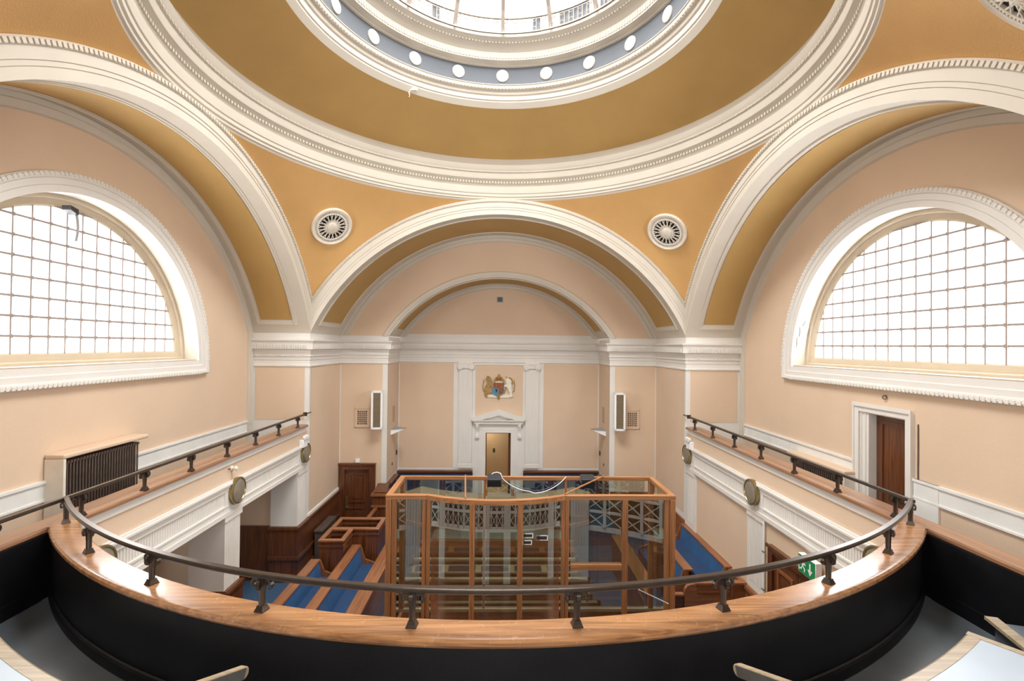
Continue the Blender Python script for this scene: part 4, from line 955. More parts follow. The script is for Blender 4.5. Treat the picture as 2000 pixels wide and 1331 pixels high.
# ---- fluted Ionic pilasters either side of the doorway
for s, nm in ((-1, 'left'), (1, 'right')):
    P_ = thing('pilaster', (s * 1.17, Y4, -4.3), 'white fluted pilaster with a scrolled capital %s of the central doorway' % nm, 'pilaster', kind='structure')
    xc = -1.178 if s < 0 else 1.15
    sh = MB().box(xc - 0.235, xc + 0.235, Y4 - 0.05, Y4, -4.15, -0.84)
    for k in range(8):
        x = xc - 0.205 + k * 0.0586; sh.box(x - 0.017, x + 0.017, Y4 - 0.066, Y4 - 0.05, -4.1, -0.9)
    sh.build('shaft', 'white', P_)
    cp = MB().box(xc - 0.25, xc + 0.25, Y4 - 0.12, Y4, -0.66, -0.60); cp.box(xc - 0.2, xc + 0.2, Y4 - 0.1, Y4, -0.80, -0.66)
    for q in (-1, 1): cp.turn([(0.001, 0.13), (0.03, 0.135), (0.045, 0.12), (0.06, 0.125), (0.095, 0.12), (0.105, 0.10), (0.105, 0.0)], (xc + q * 0.2, Y4, -0.755), (0, -1, 0), 20)
    cp.build('capital', 'white', P_)
    MB().box(xc - 0.245, xc + 0.245, Y4 - 0.07, Y4, -4.28, -4.15).build('base', 'white', P_)
tb = MB()
for x0, x1 in ((-1.60, -1.49), (1.45, 1.555), (-0.93, -0.845), (0.84, 0.90)): tb.box(x0, x1, Y4 - 0.02, Y4, -4.3, -0.63)
tb.box(-0.93, 0.9, Y4 - 0.025, Y4, -0.68, -0.62)
struct(tb, 'trim_24', 'white', 'white borders beside the fluted pilasters on the back wall', 'moulding')

# ---- royal coat of arms in painted relief
AR = thing('coat_of_arms', (-0.02, Y4 - 0.01, -1.44), 'painted relief coat of arms with lion, unicorn, shield and crown above the doorway', 'coat of arms')
k_ = 0.00094
def ap(pts): return [((u - 835) * k_ - 0.02, -1.44 - (v - 690) * k_) for u, v in pts]
def relief(name, pts, h0, h1, m, par=AR):
    return MB().prism(ap(pts), XZ(Y4 - 0.008), h0, h1).build(name, m, par, bevel=0.004)
relief('compartment', [(330, 1080), (420, 1000), (620, 985), (835, 1060), (1050, 975), (1240, 990), (1390, 1075), (1150, 1100), (835, 1110), (520, 1095)], 0, 0.03, 'unicorn')
ln = relief('lion', [(385, 300), (420, 285), (500, 320), (535, 380), (560, 450), (590, 500), (575, 560), (620, 620), (640, 700), (600, 720), (560, 660), (510, 670), (470, 720), (540, 740), (570, 800), (560, 860), (600, 900), (600, 945), (430, 940), (380, 1000), (450, 1060), (350, 1085), (300, 960), (330, 870), (290, 800), (330, 720), (350, 640), (390, 600), (400, 520), (370, 440), (370, 370)], 0.01, 0.06, 'lion')
MB().tube([(p[0], Y4 - 0.035, p[1]) for p in ap([(300, 900), (250, 800), (245, 690), (260, 560), (270, 480), (300, 410)])], [0.010, 0.014, 0.016, 0.014, 0.02, 0.006], 6).build('tail', 'lion', ln)
relief('mane', [(380, 300), (440, 285), (520, 330), (530, 380), (470, 350), (420, 360), (430, 440), (490, 480), (450, 500), (395, 440), (368, 370)], 0.05, 0.075, 'armsgold', ln)
un = relief('unicorn', [(1075, 455), (1130, 400), (1150, 350), (1220, 335), (1300, 370), (1350, 440), (1350, 540), (1300, 600), (1320, 680), (1310, 770), (1350, 850), (1330, 930), (1350, 1050), (1230, 1095), (1250, 1000), (1230, 900), (1180, 800), (1150, 720), (1080, 680), (1040, 690), (1050, 780), (1000, 770), (985, 690), (1000, 630), (1090, 610), (1120, 560), (1080, 500)], 0.01, 0.06, 'unicorn')
MB().tube([(p[0], Y4 - 0.045, p[1]) for p in ap([(1155, 350), (1110, 315), (1070, 285)])], [0.012, 0.008, 0.003], 6).build('horn', 'armsgold', un)
relief('mane', [(1160, 340), (1240, 335), (1320, 380), (1365, 470), (1350, 560), (1300, 590), (1310, 480), (1270, 400)], 0.055, 0.075, 'armsgold', un)
MB().tube([(p[0], Y4 - 0.035, p[1]) for p in ap([(1330, 900), (1420, 830), (1410, 740), (1430, 640), (1410, 540), (1420, 440)])], [0.01, 0.013, 0.015, 0.013, 0.016, 0.005], 6).build('tail', 'lion', un)
el = [(835 + 270 * math.cos(t), 735 + 265 * math.sin(t)) for t in [2 * PI * i / 36 for i in range(36)]]
relief('garter', el, 0.02, 0.05, 'armsgrey')
shd = lambda x0, x1, y0, y1: [(x0, y0), (x1, y0), (x1, y1), (x0, y1)]
S_ = relief('shield', [(640, 535), (1030, 535), (1030, 790), (1000, 880), (930, 940), (835, 970), (740, 940), (670, 880), (640, 790)], 0.045, 0.075, 'armsgold')
relief('quarter', shd(652, 830, 547, 740), 0.07, 0.082, 'armsred', S_)
relief('quarter', shd(846, 1018, 547, 740), 0.07, 0.082, 'armsred', S_)
relief('quarter', [(652, 752), (830, 752), (830, 955), (745, 930), (680, 875), (652, 790)], 0.07, 0.082, 'armsblue', S_)
relief('quarter', [(846, 752), (1018, 752), (1018, 790), (990, 875), (925, 930), (846, 955)], 0.07, 0.082, 'armsred', S_)
for qx in (652, 846):
    for vy in (570, 628, 686): relief('charge', [(qx + 20, vy), (qx + 150, vy), (qx + 140, vy + 28), (qx + 30, vy + 28)], 0.08, 0.088, 'armsgold', S_)
for vy in (780, 838): relief('charge', [(866, vy), (1000, vy), (980, vy + 28), (876, vy + 28)], 0.08, 0.088, 'armsgold', S_)
relief('charge', [(700, 770), (790, 775), (780, 900), (745, 890), (720, 840)], 0.08, 0.088, 'blackbox', S_)
c_ = relief('crown', [(650, 470), (665, 420), (720, 340), (780, 305), (805, 300), (805, 225), (870, 225), (870, 300), (900, 305), (960, 345), (1010, 420), (1020, 470), (1000, 500), (835, 478), (670, 500)], 0.03, 0.075, 'armsgold')
for q in (780, 890): relief('cap', [(q - 50, 440), (q - 35, 370), (q, 330), (q + 35, 370), (q + 50, 440)], 0.07, 0.082, 'armsred', c_)
relief('ermine', [(690, 500), (835, 482), (985, 500), (985, 535), (690, 535)], 0.05, 0.085, 'unicorn', c_)
relief('pendant', [(780, 960), (890, 960), (880, 1100), (832, 1170), (785, 1100)], 0.04, 0.065, 'armsgold')
relief('ribbon', [(560, 800), (640, 760), (640, 850), (720, 930), (840, 990), (800, 1060), (680, 1000), (590, 900)], 0.05, 0.062, 'armsblue')

# ---- panelled doors
def panel_door(root, leaf_fn, w, h, mat, par_name='door_leaf', panels=((0.12, 0.12, 0.88, 0.92),)):
    """leaf_fn(u, v, h): u 0..w, v 0..h"""
    pass
def bx3(fn, u0, u1, v0, v1, h0, h1, mb=None):
    mb = mb or MB(); return mb.prism([(u0, v0), (u1, v0), (u1, v1), (u0, v1)], fn, h0, h1)
d2 = thing('door_2', (-4.4, Y3, FL), 'dark polished panelled wooden door in the left corner beyond the benches', 'door', kind='structure')
fnB = lambda u, v, h: (-4.985 + u, Y3 - h, FL + v)
f_ = bx3(fnB, 0.0, 0.19, 0, 2.17, 0, 0.10); bx3(fnB, 0.95, 1.14, 0, 2.17, 0, 0.10, f_); bx3(fnB, 0.19, 0.95, 1.99, 2.17, 0, 0.098, f_); bx3(fnB, -0.01, 1.15, 2.12, 2.18, 0, 0.13, f_)
bx3(fnB, 0.12, 0.19, 0, 1.99, 0.09, 0.12, f_); bx3(fnB, 0.95, 1.02, 0, 1.99, 0.09, 0.12, f_); bx3(fnB, 0.12, 1.02, 1.99, 2.06, 0.09, 0.12, f_)
f_.build('door_frame', 'mah_z', d2)
lf = bx3(fnB, 0.19, 0.95, 0.02, 1.99, 0.0, 0.04).build('door_leaf', 'mah_z', d2)
m_ = MB()
for u0, u1, v0, v1 in ((0.30, 0.84, 0.95, 1.86), (0.30, 0.84, 0.18, 0.80)):
    for a_ in ((u0, u1, v0, v0 + 0.05), (u0, u1, v1 - 0.05, v1), (u0, u0 + 0.05, v0 + 0.05, v1 - 0.05), (u1 - 0.05, u1, v0 + 0.05, v1 - 0.05)): bx3(fnB, *a_, 0.04, 0.065, m_)
    bx3(fnB, u0 + 0.12, u1 - 0.12, v0 + 0.12, v1 - 0.12, 0.04, 0.055, m_)
m_.build('panel_moulding', 'mah_z', lf)
h_ = bx3(fnB, 0.225, 0.285, 0.72, 1.15, 0.04, 0.05).build('push_plate', 'brass', lf)
MB().tube([fnB(0.255, 0.82, 0.05), fnB(0.255, 0.82, 0.10), fnB(0.36, 0.82, 0.11)], 0.014, 8).build('handle', 'brass', lf)
d3 = thing('door_3', (WX, 8.1, -2.9), 'narrow dark wooden door in a cream frame on the right side gallery', 'door', kind='structure')
fnR = lambda u, v, h: (WX - h, 7.5 + u, -2.9 + v)
f_ = MB()
for a_ in ((0.03, 0.12, 0, 1.93), (1.13, 1.22, 0, 1.93)): bx3(fnR, *a_, 0.0, 0.05, f_)
bx3(fnR, 0.12, 1.13, 1.80, 1.93, 0.0, 0.048, f_); bx3(fnR, -0.01, 1.26, 1.89, 1.955, 0.05, 0.075, f_)
for a_ in ((-0.01, 0.03, 0, 1.89), (1.22, 1.26, 0, 1.89)): bx3(fnR, *a_, 0.0, 0.072, f_)
for a_ in ((0.12, 0.14, 0, 1.80), (0.92, 0.94, 0, 1.80)): bx3(fnR, *a_, -0.16, 0.02, f_)
bx3(fnR, 0.12, 0.94, 1.78, 1.80, -0.16, 0.02, f_); bx3(fnR, 0.94, 1.13, 0, 1.80, -0.02, 0.012, f_); bx3(fnR, 0.98, 1.0, 0, 1.80, 0.012, 0.03, f_); bx3(fnR, 1.08, 1.1, 0, 1.80, 0.012, 0.03, f_)
f_.build('door_frame', 'white', d3)
lf = bx3(fnR, 0.14, 0.92, 0.0, 1.78, -0.16, -0.12).build('door_leaf', 'mah_z', d3)
m_ = MB()
for a_ in ((0.24, 0.82, 0.12, 0.18), (0.24, 0.82, 1.62, 1.68), (0.24, 0.30, 0.18, 1.62), (0.76, 0.82, 0.18, 1.62)): bx3(fnR, *a_, -0.12, -0.10, m_)
m_.build('panel_moulding', 'mah_z', lf)
d4 = thing('door_4', (A, 8.1, FL), 'dark wooden door under the right gallery below the green exit sign', 'door', kind='structure')
fnQ = lambda u, v, h: (5.03 - h, 7.15 + u, FL + v)
f_ = MB()
for a_ in ((0, 0.14, 0, 2.32), (1.59, 1.73, 0, 2.32), (0.14, 1.59, 2.2, 2.32)): bx3(fnQ, *a_, 0, 0.08, f_)
bx3(fnQ, -0.02, 1.75, 2.28, 2.34, 0.08, 0.11, f_); f_.build('door_frame', 'mah_z', d4)
for i_, (u0, u1) in enumerate(((0.15, 0.86), (0.875, 1.58))):
    lf = bx3(fnQ, u0, u1, 0.02, 2.19, 0, 0.04).build('door_leaf', 'mah_z', d4); m_ = MB()
    for v0, v1 in ((0.2, 0.95), (1.08, 2.0)):
        for a_ in ((u0 + 0.12, u1 - 0.12, v0, v0 + 0.05), (u0 + 0.12, u1 - 0.12, v1 - 0.05, v1), (u0 + 0.12, u0 + 0.17, v0 + 0.05, v1 - 0.05), (u1 - 0.17, u1 - 0.12, v0 + 0.05, v1 - 0.05)): bx3(fnQ, *a_, 0.04, 0.06, m_)
    m_.build('panel_moulding', 'mid_z', lf)
d5 = thing('door_5', (-6.5, 9.1, FL), 'dark wooden door half hidden in the aisle under the left gallery', 'door', kind='structure')
MB().box(-6.5, -6.42, 8.0, 8.6, FL, -4.0).build('door_leaf', 'mah_z', d5)
f_ = MB().box(-6.5, -6.40, 8.6, 8.72, FL, -3.95); f_.box(-6.5, -6.4, 7.9, 8.6, -4.0, -3.95); f_.build('door_frame', 'mah_z', d5)

# ---- exit sign
EX = thing('exit_sign', (4.93, 7.65, -3.46), 'green and white running man exit sign with a down arrow above the lower right door', 'exit sign')
MB().box(4.89, 4.99, 7.42, 7.86, -3.60, -3.30).build('housing', 'plastic', EX, bevel=0.006)
fnE = lambda u, v, h: (4.888 - h, 7.85 - u, -3.59 + v)      # u runs towards the camera
bx3(fnE, 0.0, 0.42, 0.0, 0.28, 0, 0.003).build('green_face', 'green', EX)
m_ = MB(); bx3(fnE, 0.285, 0.315, 0.09, 0.23, 0.003, 0.006, m_); m_.prism([(0.245, 0.12), (0.30, 0.04), (0.355, 0.12), (0.33, 0.13), (0.30, 0.09), (0.27, 0.13)], fnE, 0.003, 0.006); m_.build('arrow', 'plastic', EX)
m_ = MB(); m_.prism([(0.12 + 0.022 * math.cos(2 * PI * i / 12), 0.225 + 0.022 * math.sin(2 * PI * i / 12)) for i in range(12)], fnE, 0.003, 0.006)
for p in ([(0.10, 0.12), (0.135, 0.12), (0.145, 0.195), (0.105, 0.20)], [(0.14, 0.19), (0.19, 0.165), (0.185, 0.145), (0.135, 0.165)], [(0.105, 0.195), (0.06, 0.17), (0.055, 0.13), (0.07, 0.13), (0.08, 0.16), (0.11, 0.175)], [(0.115, 0.13), (0.14, 0.12), (0.18, 0.085), (0.17, 0.04), (0.15, 0.04), (0.155, 0.08)], [(0.10, 0.125), (0.12, 0.12), (0.09, 0.06), (0.04, 0.055), (0.04, 0.075), (0.08, 0.08)]): m_.prism(p, fnE, 0.003, 0.006)
bx3(fnE, 0.015, 0.03, 0.03, 0.25, 0.003, 0.006, m_)
m_.build('running_figure', 'plastic', EX)

# ---- round bronze wall lamps on the gallery piers
first = {}
for s, nm in ((-1, 'left'), (1, 'right')):
    for y, wh in ((9.42, 'middle'), (12.68 if s < 0 else 12.72, 'far'), (6.22, 'near')):
        zc_ = -2.79
        L_ = thing('wall_lamp', (s * 5, y, zc_), 'round dull bronze wall disc on the %s gallery front, %s of three' % (nm, {'middle': 'middle one', 'far': 'farthest one', 'near': 'nearest one'}[wh]), 'wall lamp', 'round discs on the gallery fronts')
        c = (s * (5 - 0.02), y, zc_); ax = (-s, 0, 0)
        MB().turn([(0.2, 0.0), (0.24, 0.01), (0.25, 0.07), (0.245, 0.085), (0.222, 0.09), (0.215, 0.075)], c, ax, 40).build('rim', 'brass', L_)
        MB().turn([(0.216, 0.075), (0.18, 0.085), (0.1, 0.092), (0.001, 0.095)], c, ax, 40).build('face', 'disc', L_)
# ---- emergency lights
for s, nm in ((-1, 'left'), (1, 'right')):
    y = 12.55
    E_ = thing('emergency_light', (s * 4.95, y, -2.4), 'white emergency light above the farthest round disc on the %s' % nm, 'emergency light')
    MB().box(min(s * 4.99, s * 4.88), max(s * 4.99, s * 4.88), y - 0.16, y + 0.10, -2.62, -2.42).build('housing', 'plastic', E_, bevel=0.015)
    for dy in (-0.09, 0.04):
        m_ = MB().turn([(0.03, 0.0), (0.055, 0.02), (0.06, 0.08), (0.045, 0.085), (0.001, 0.08)], (s * 4.92, y + dy, -2.36), (-s, -0.3, -0.2), 16); m_.build('lamp_head', 'plastic', E_)
# ---- bell push on the left fascia
b_ = thing('bell', (-4.98, 9.30, -2.34), 'small cream knob fitting on the peach strip of the left gallery front', 'bell')
MB().turn([(0.001, 0.12), (0.03, 0.115), (0.045, 0.08), (0.026, 0.06), (0.024, 0.025), (0.05, 0.02), (0.05, 0)], (-4.992, 9.30, -2.35), (1, 0, 0), 16).build('knob', 'stone', b_)
MB().turn([(0.001, 0.05), (0.012, 0.045), (0.018, 0.0)], (-4.992, 9.20, -2.34), (1, 0, 0), 12).build('button', 'brass', b_)
# ---- column speakers beside the inner arch
for s, nm, xc in ((-1, 'left', -3.78), (1, 'right', 3.78)):
    P_ = thing('column_speaker', (xc, 15.35, -2.02), 'tall white framed column speaker with a brown grille, %s of the judge alcove' % nm, 'speaker')
    yw = s * -0.16; ux = Vector((math.cos(yw), math.sin(yw), 0)); uy = Vector((-ux.y, ux.x, 0)); uz = Vector((0, 0, 1)); c = Vector((xc, 15.28, -2.02))
    MB().obox(c, ux, uy, uz, 0.155, 0.14, 0.575).build('cabinet', 'plastic', P_)
    m_ = MB(); f = c - uy * 0.15
    for q in (-1, 1): m_.obox(f + ux * q * 0.14, ux, uy, uz, 0.03, 0.02, 0.59); m_.obox(f + uz * q * 0.56, ux, uy, uz, 0.17, 0.02, 0.03)
    m_.build('frame', 'plastic', P_)
    g_ = MB().obox(f + uy * 0.004, ux, uy, uz, 0.112, 0.01, 0.53).build('grille', 'grille', P_)
    m_ = MB()
    for k in range(4): m_.obox(f - uy * 0.006 + uz * (-0.33 + 0.21 * k), ux, uy, uz, 0.112, 0.004, 0.006)
    m_.build('divider', 'brass', g_)
# ---- wall vents
for s, nm, x0, x1 in ((-1, 'left', -4.53, -4.06), (1, 'right', 4.01, 4.47)):
    V_ = thing('wall_vent', ((x0 + x1) / 2, Y3, -2.3), 'square peach wall grille with rows of dark holes %s of the judge alcove' % nm, 'vent')
    z0, z1 = -2.605, -2.01; y = Y3 - 0.012
    fr = MB()
    for a_ in ((x0, x1, z0, z0 + 0.02), (x0, x1, z1 - 0.02, z1), (x0, x0 + 0.02, z0, z1), (x1 - 0.02, x1, z0, z1)): fr.box(a_[0], a_[1], y - 0.022, y, a_[2], a_[3])
    fr.build('frame', 'peach', V_)
    MB().box(x0 + 0.02, x1 - 0.02, y, y + 0.004, z0 + 0.02, z1 - 0.02).build('backing', 'dark', V_)
    gr = MB(); xa, xb, za, zb_ = x0 + 0.085, x1 - 0.085, z0 + 0.085, z1 - 0.08
    for a_ in ((x0 + 0.02, x1 - 0.02, z0 + 0.02, za), (x0 + 0.02, x1 - 0.02, zb_, z1 - 0.02), (x0 + 0.02, xa, za, zb_), (xb, x1 - 0.02, za, zb_)): gr.box(a_[0], a_[1], y - 0.012, y, a_[2], a_[3])
    for i in range(1, 5): x = xa + (xb - xa) * i / 5; gr.box(x - 0.014, x + 0.014, y - 0.012, y, za, zb_)
    for i in range(1, 7): z = za + (zb_ - za) * i / 7; gr.box(xa, xb, y - 0.012, y, z - 0.014, z + 0.014)
    gr.build('grid', 'peach', V_)
    V2 = thing('slot_vent', (s * CX, 16.35, -2.3), 'narrow slotted vent on the %s return wall of the judge alcove' % nm, 'vent')
    xo = s * (CX - 0.012)
    MB().box(min(xo, xo - s * 0.006), max(xo, xo - s * 0.006), 16.12, 16.6, -2.62, -2.0).build('plate', 'peach', V2)
    m_ = MB()
    for i in range(9): z = -2.55 + i * 0.06; m_.box(min(xo, xo - s * 0.009), max(xo, xo - s * 0.009), 16.2, 16.52, z, z + 0.022)
    m_.build('slots', 'grille', V2)
    # wedge uplights
    U_ = thing('uplight', (s * CX, 16.3, -2.8), 'white wedge-shaped uplight on the %s return of the judge alcove' % nm, 'wall light')
    xo = s * (CX - 0.008)
    m_ = MB().hexa([(xo, 16.0, -2.93), (xo - s * 0.02, 16.0, -2.93), (xo - s * 0.02, 16.62, -2.93), (xo, 16.62, -2.93), (xo, 16.0, -2.775), (xo - s * 0.42, 16.28, -2.775), (xo - s * 0.42, 16.34, -2.775), (xo, 16.62, -2.775)])
    m_.build('shade', 'plastic', U_)
    m_ = MB().prism([(xo, 15.99), (xo - s * 0.44, 16.27), (xo - s * 0.44, 16.35), (xo, 16.63)], lambda u, v, h: (u, v, h), -2.775, -2.755); m_.build('rim', 'grey', U_)
    q = thing('thermostat', (s * CX, 16.9, -3.68), 'tiny dark control box on the %s return of the judge alcove' % nm, 'switch')
    MB().box(min(xo, xo - s * 0.03), max(xo, xo - s * 0.03), 16.84, 16.93, -3.76, -3.62).build('case', 'blackbox', q); MB().box(min(xo, xo - s * 0.034), max(xo, xo - s * 0.034), 16.86, 16.91, -3.72, -3.70).build('dial', 'steel', q)
    q = thing('cable_outlet', (s * CX, 16.25, -3.83), 'small dark oval outlet low on the %s return of the judge alcove' % nm, 'outlet')
    MB().turn([(0.05, 0), (0.05, 0.015), (0.035, 0.02), (0.001, 0.015)], (xo, 16.25, -3.83 - 0.1), (-s, 0, 0), 14).build('cover', 'iron', q)
# ---- small boxes
q = thing('door_closer_box', (-4.41, Y3, -3.63), 'small white box on the wall just above the dark panelled door', 'box')
MB().box(-4.48, -4.35, Y3 - 0.07, Y3 - 0.008, -3.71, -3.60).build('case', 'plastic', q, bevel=0.006)
q = thing('sensor_panel', (-0.01, Y4, 1.62), 'small square grey panel in the middle of the far lunette', 'panel')
MB().box(-0.115, 0.095, Y4 - 0.04, Y4 - 0.01, 1.52, 1.72).build('cover', 'grey', q, bevel=0.006); MB().box(-0.09, 0.07, Y4 - 0.045, Y4 - 0.04, 1.545, 1.695).build('inset', 'slate', q)
q = thing('wall_hook', (WX, 8.05, -0.80), 'small round ring hook on the peach wall above the right gallery door', 'hook')
MB().turn([(0.028, -0.006), (0.04, -0.006), (0.04, 0.006), (0.028, 0.006), (0.028, -0.006)], (6.475, 8.06, -0.80), (1, 0.3, 0), 16).build('ring', 'iron', q); MB().turn([(0.014, 0), (0.014, 0.02), (0.001, 0.024)], (6.5, 8.06, -0.775), (-1, 0, 0), 10).build('stem', 'iron', q)
q = thing('conduit', (4.99, 9.09, -4.5), 'thin white vertical conduit on the right wall beside the middle pier', 'pipe')
MB().tube([(4.985, 9.07, FL), (4.985, 9.07, -3.22)], 0.018, 8).build('pipe', 'plastic', q)
for z in (-5.2, -4.5, -3.8): MB().box(4.963, 4.999, 9.04, 9.10, z - 0.012, z + 0.012).build('clip', 'steel', q)
q = thing('wall_cable', (6.49, 7.4, -1.5), 'thin dark cable hanging down beside the frame of the right gallery door', 'cable')
MB().tube([(6.49, 7.42, -1.15), (6.485, 7.415, -1.5), (6.488, 7.42, -1.9), (6.485, 7.41, -2.25)], 0.009, 6).build('cord', 'iron', q)
# ---- blind cord at the left window, flaking plaster
q = thing('blind_cord', (-6.7, 7.85, 2.0), 'small black fitting with a hanging pale ribbon at the top of the left window', 'blind cord')
MB().hexa([(-6.80, 7.72, 2.04), (-6.66, 7.72, 2.04), (-6.66, 7.86, 1.99), (-6.80, 7.86, 1.99), (-6.80, 7.72, 2.11), (-6.66, 7.72, 2.11), (-6.66, 7.86, 2.08), (-6.80, 7.86, 2.08)]).build('fitting', 'blackbox', q)
m_ = MB(); rows = []
for i in range(9):
    t = i / 8; y = 7.86 + 0.03 * math.sin(t * 3.1); rows.append([(-6.70, y - 0.02, 2.0 - 0.42 * t), (-6.69, y + 0.025 * (1 - 0.4 * t), 2.0 - 0.42 * t)])
m_.grid(rows); m_.build('ribbon', 'grey', q)
q = thing('peeling_plaster', (6.6, 10.6, 0.35), 'torn flake of bright white plaster on the reveal of the right window', 'plaster')
m_ = MB(); rnd = random.Random(3)
def flake(cy, cz, n, r0, x0, x1):
    c_ = []
    for i in range(n):
        t = 2 * PI * i / n; r = r0 * rnd.uniform(0.6, 1.15); c_.append((t, r))
    return c_
R_ = 2.668
for th, xm, rr in ((0.30, 6.66, 0.20), (0.21, 6.6, 0.13)):
    ol = flake(0, 0, 16, rr, 0, 0); pts = []
    for t, r in ol:
        a_ = th + r * 1.3 * math.sin(t) / R_; pts.append((xm + 0.55 * r * math.cos(t), D + (R_ - 0.005) * math.cos(a_), -0.4 + (R_ - 0.005) * math.sin(a_)))
    c0 = (xm, D + (R_ - 0.05) * math.cos(th), -0.4 + (R_ - 0.05) * math.sin(th)); o_ = len(m_.v)
    m_.add(pts + [c0], [(i, (i + 1) % 16, 16) for i in range(16)])
m_.build('flake', 'plastic', q, smooth=False)
q = thing('hanging_flake', (-2.0, 10.9, 5.7), 'strip of flaking paint hanging from the edge of the round skylight ring', 'paint flake')
t = -0.60; c_ = Vector((3.50 * math.sin(t), D + 3.50 * math.cos(t), 5.66))
MB().hexa([tuple(c_ + Vector(p)) for p in ((-.09, -.03, 0), (.05, -.06, .0), (.09, .02, .02), (-.03, .06, .02), (-.07, -.03, .06), (.05, -.05, .08), (.08, .02, .09), (-.02, .05, .08))]).build('flake', 'stone', q, smooth=False)
MB().tube([tuple(c_ + Vector(p)) for p in ((-.06, -.03, .0), (-.10, -.05, -.05), (-.07, -.06, -.12), (-.09, -.05, -.16))], 0.012, 6).build('strip', 'stone', q)

# ---- cast iron radiators in the side galleries
def radiator(x_in, s, y0, y1, z0, z1, label, n):
    B_ = thing('radiator', (x_in, (y0 + y1) / 2, z0), label, 'radiator')
    for i in range(n):
        y = y0 + 0.07 + (y1 - y0 - 0.14) * i / (n - 1); m_ = MB()
        for dx in (0.0, 0.055, 0.11):
            m_.tube([(x_in - s * dx, y, z0 + 0.08), (x_in - s * dx, y, z1 - 0.04)], 0.0135, 8)
        m_.box(min(x_in + s * 0.02, x_in - s * 0.13), max(x_in + s * 0.02, x_in - s * 0.13), y - 0.018, y + 0.018, z1 - 0.05, z1 - 0.01); m_.box(min(x_in + s * 0.02, x_in - s * 0.13), max(x_in + s * 0.02, x_in - s * 0.13), y - 0.018, y + 0.018, z0 + 0.06, z0 + 0.1)
        m_.build('section', 'iron', B_)
    m_ = MB()
    for z in (z0 + 0.08, (z0 + z1) / 2, z1 - 0.03): m_.tube([(x_in - s * 0.055, y0 + 0.03, z), (x_in - s * 0.055, y1 - 0.03, z)], 0.02, 8)
    m_.build('header_pipe', 'iron', B_)
    xw = -s * 0
    a_, b_ = sorted((x_in - s * 0.16, x_in + s * 0.06)); wl, wr = sorted((s * -6.49, x_in + s * 0.06))
    m_ = MB().box(wl, wr, y0 - 0.05, y1 + 0.12, z1 + 0.03, z1 + 0.10); m_.build('shelf', 'peach', B_, bevel=0.02)
    m_ = MB().box(wl, wr - 0.0, y0 - 0.05, y0 - 0.01, z0, z1 + 0.03); m_.build('side_shield', 'stone', B_, bevel=0.008)
    for y in (y0 + 0.08, y1 - 0.08): MB().box(x_in - 0.05, x_in + 0.05, y - 0.02, y + 0.02, z0 - 0.08 if z0 > -2.8 else -2.9, z0 + 0.08).build('foot', 'iron', B_)
    return B_
radiator(-6.27, 1, 7.22, 8.74, -2.85, -1.73, 'brown cast iron column radiator with a peach shelf on the left side gallery', 26)
radiator(6.30, -1, 8.75, 10.35, -2.85, -2.30, 'brown cast iron radiator mostly hidden behind the right parapet cap', 26)

# ---- pierced plaster rosette vents on the pendentives
def rosette(label, sx, sy):
    pc = Vector((sx * 4.205, D + sy * 4.205, 2.935)); nrm = (Vector((0, D, ZC)) - pc).normalized()
    up = Vector((0, 0, 1)); ux = up.cross(nrm).normalized(); uy = nrm.cross(ux)
    V_ = thing('rosette_vent', pc, label, 'vent', 'pierced rosettes under the dome')
    P = lambda r, t, h: tuple(pc + (ux * math.cos(t) + uy * math.sin(t)) * r + nrm * h)
    pc = pc + nrm * 0.03
    MB().turn([(0.43, 0.015), (0.001, 0.015)], pc, nrm, 48).build('backing', 'dark', V_)
    MB().turn([(0.50, -0.03), (0.50, 0.03), (0.49, 0.05), (0.47, 0.055), (0.455, 0.045), (0.42, 0.04), (0.42, 0.012)], pc, nrm, 64).build('rim', 'stone', V_)
    m_ = MB(); N_ = 72
    for i in range(N_):
        t = 2 * PI * i / N_; c = Vector(P(0.395, t, 0.025)); ur = (ux * math.cos(t) + uy * math.sin(t)); ut = nrm.cross(ur)
        m_.obox(c, ur, ut, nrm, 0.032, 0.0095, 0.012)
    m_.turn([(0.335, 0.015), (0.335, 0.042), (0.36, 0.046), (0.372, 0.04), (0.372, 0.015)], pc, nrm, 64); m_.build('slotted_ring', 'stone', V_)
    m_ = MB(); K = 18
    for i in range(K):
        t = 2 * PI * i / K
        for sg in (-1, 1):
            a_, b_ = Vector(P(0.15, t, 0.03)), Vector(P(0.345, t + sg * 2 * PI / K * 0.75, 0.03)); m_.bar(a_, b_, 0.013, 0.02, up=nrm)
    m_.turn([(0.13, 0.015), (0.13, 0.036), (0.165, 0.036), (0.165, 0.015)], pc, nrm, 48)
    m_.build('star_lattice', 'stone', V_)
    m_ = MB().turn([(0.125, 0.02), (0.125, 0.05), (0.11, 0.06), (0.06, 0.066), (0.001, 0.07)], pc, nrm, 36)
    for i in range(12):
        t = 2 * PI * i / 12; m_.bar(P(0.02, t, 0.07), P(0.105, t, 0.062), 0.02, 0.014, up=nrm)
    m_.build('boss', 'stone', V_)
rosette('pale pierced plaster rosette on the far left pendentive', -1, 1)
rosette('pale pierced plaster rosette on the far right pendentive', 1, 1)
rosette('pierced plaster rosette cut off by the top right corner of the view', 1, -1)
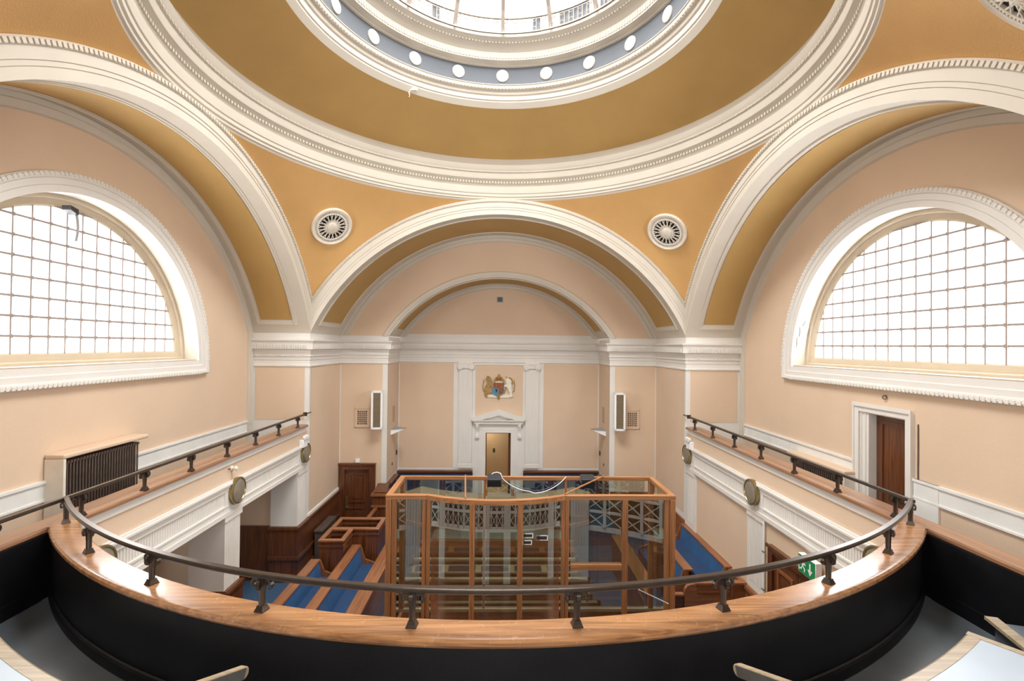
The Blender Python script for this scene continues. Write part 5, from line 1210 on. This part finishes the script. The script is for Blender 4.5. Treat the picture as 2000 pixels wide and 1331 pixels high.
# ================================================================== LIGHT, CAMERA
def area(name, loc, rot, sx, sy, power, col=(1, 1, 1), shape='RECTANGLE'):
    l = bpy.data.lights.new(name, 'AREA'); l.shape = shape; l.size = sx
    if shape in ('RECTANGLE', 'ELLIPSE'): l.size_y = sy
    l.energy = power; l.color = col
    o = bpy.data.objects.new(name, l); COL.objects.link(o); o.location = (loc[0], loc[1], loc[2] + ZO); o.rotation_euler = rot
    return o
area('daylight_left', (-7.15, D, 0.85), (0, -PI / 2, 0), 3.6, 6.6, 640, (1.0, 0.985, 0.96))
area('daylight_right', (7.15, D, 0.85), (0, PI / 2, 0), 3.6, 6.6, 860, (0.96, 0.975, 1.0))
area('daylight_skylight', (0, D, 9.0), (0, 0, 0), 6.2, 6.2, 2100, (1.0, 0.99, 0.97), 'DISK')
area('fill_rear', (0, RW - 0.6, 0.9), (PI / 2, 0, 0), 6.0, 3.2, 520, (1.0, 0.98, 0.95))  # fill light added behind the camera, shining through the added rear window
pl_ = bpy.data.lights.new('corridor_fill', 'POINT'); pl_.energy = 25; pl_.shadow_soft_size = 0.15; pl_.color = (1, 0.9, 0.75)  # point light added to brighten the corridor, without any visible fitting
o = bpy.data.objects.new('corridor_fill', pl_); COL.objects.link(o); o.location = (-0.6, 18.3, -3.0 + ZO)

w = bpy.data.worlds.new('World'); SC.world = w; w.use_nodes = True
bg = w.node_tree.nodes['Background']; bg.inputs[0].default_value = (0.95, 0.97, 1.0, 1); bg.inputs[1].default_value = 1.7

cam = bpy.data.cameras.new('Camera'); co = bpy.data.objects.new('Camera', cam); COL.objects.link(co); SC.camera = co
cam.sensor_fit = 'HORIZONTAL'; cam.sensor_width = 36.0; cam.lens = 954.66 / 2000 * 36; cam.clip_start = 0.05; cam.clip_end = 200
ya, pi_, ro_ = -0.0237, 0.0109, -0.0105
Rz = Matrix.Rotation(ya, 3, 'Z'); Rx = Matrix.Rotation(pi_, 3, 'X'); Ry = Matrix.Rotation(ro_, 3, 'Y')
R3 = Rz @ Rx @ Ry
m4 = Matrix.Identity(4)
for i in range(3):
    m4[i][0] = R3[i][0]; m4[i][1] = R3[i][2]; m4[i][2] = -R3[i][1]
m4[0][3], m4[1][3], m4[2][3] = 0.0191, 0.0, ZO
co.matrix_world = m4

SC.view_settings.view_transform = 'Standard'; SC.view_settings.look = 'None'; SC.view_settings.exposure = 0.45; SC.view_settings.gamma = 1.05
cy = SC.cycles
cy.use_denoising = True; cy.max_bounces = 12; cy.diffuse_bounces = 6; cy.glossy_bounces = 4; cy.transparent_max_bounces = 24; cy.sample_clamp_indirect = 8.0; cy.caustics_reflective = False; cy.caustics_refractive = False
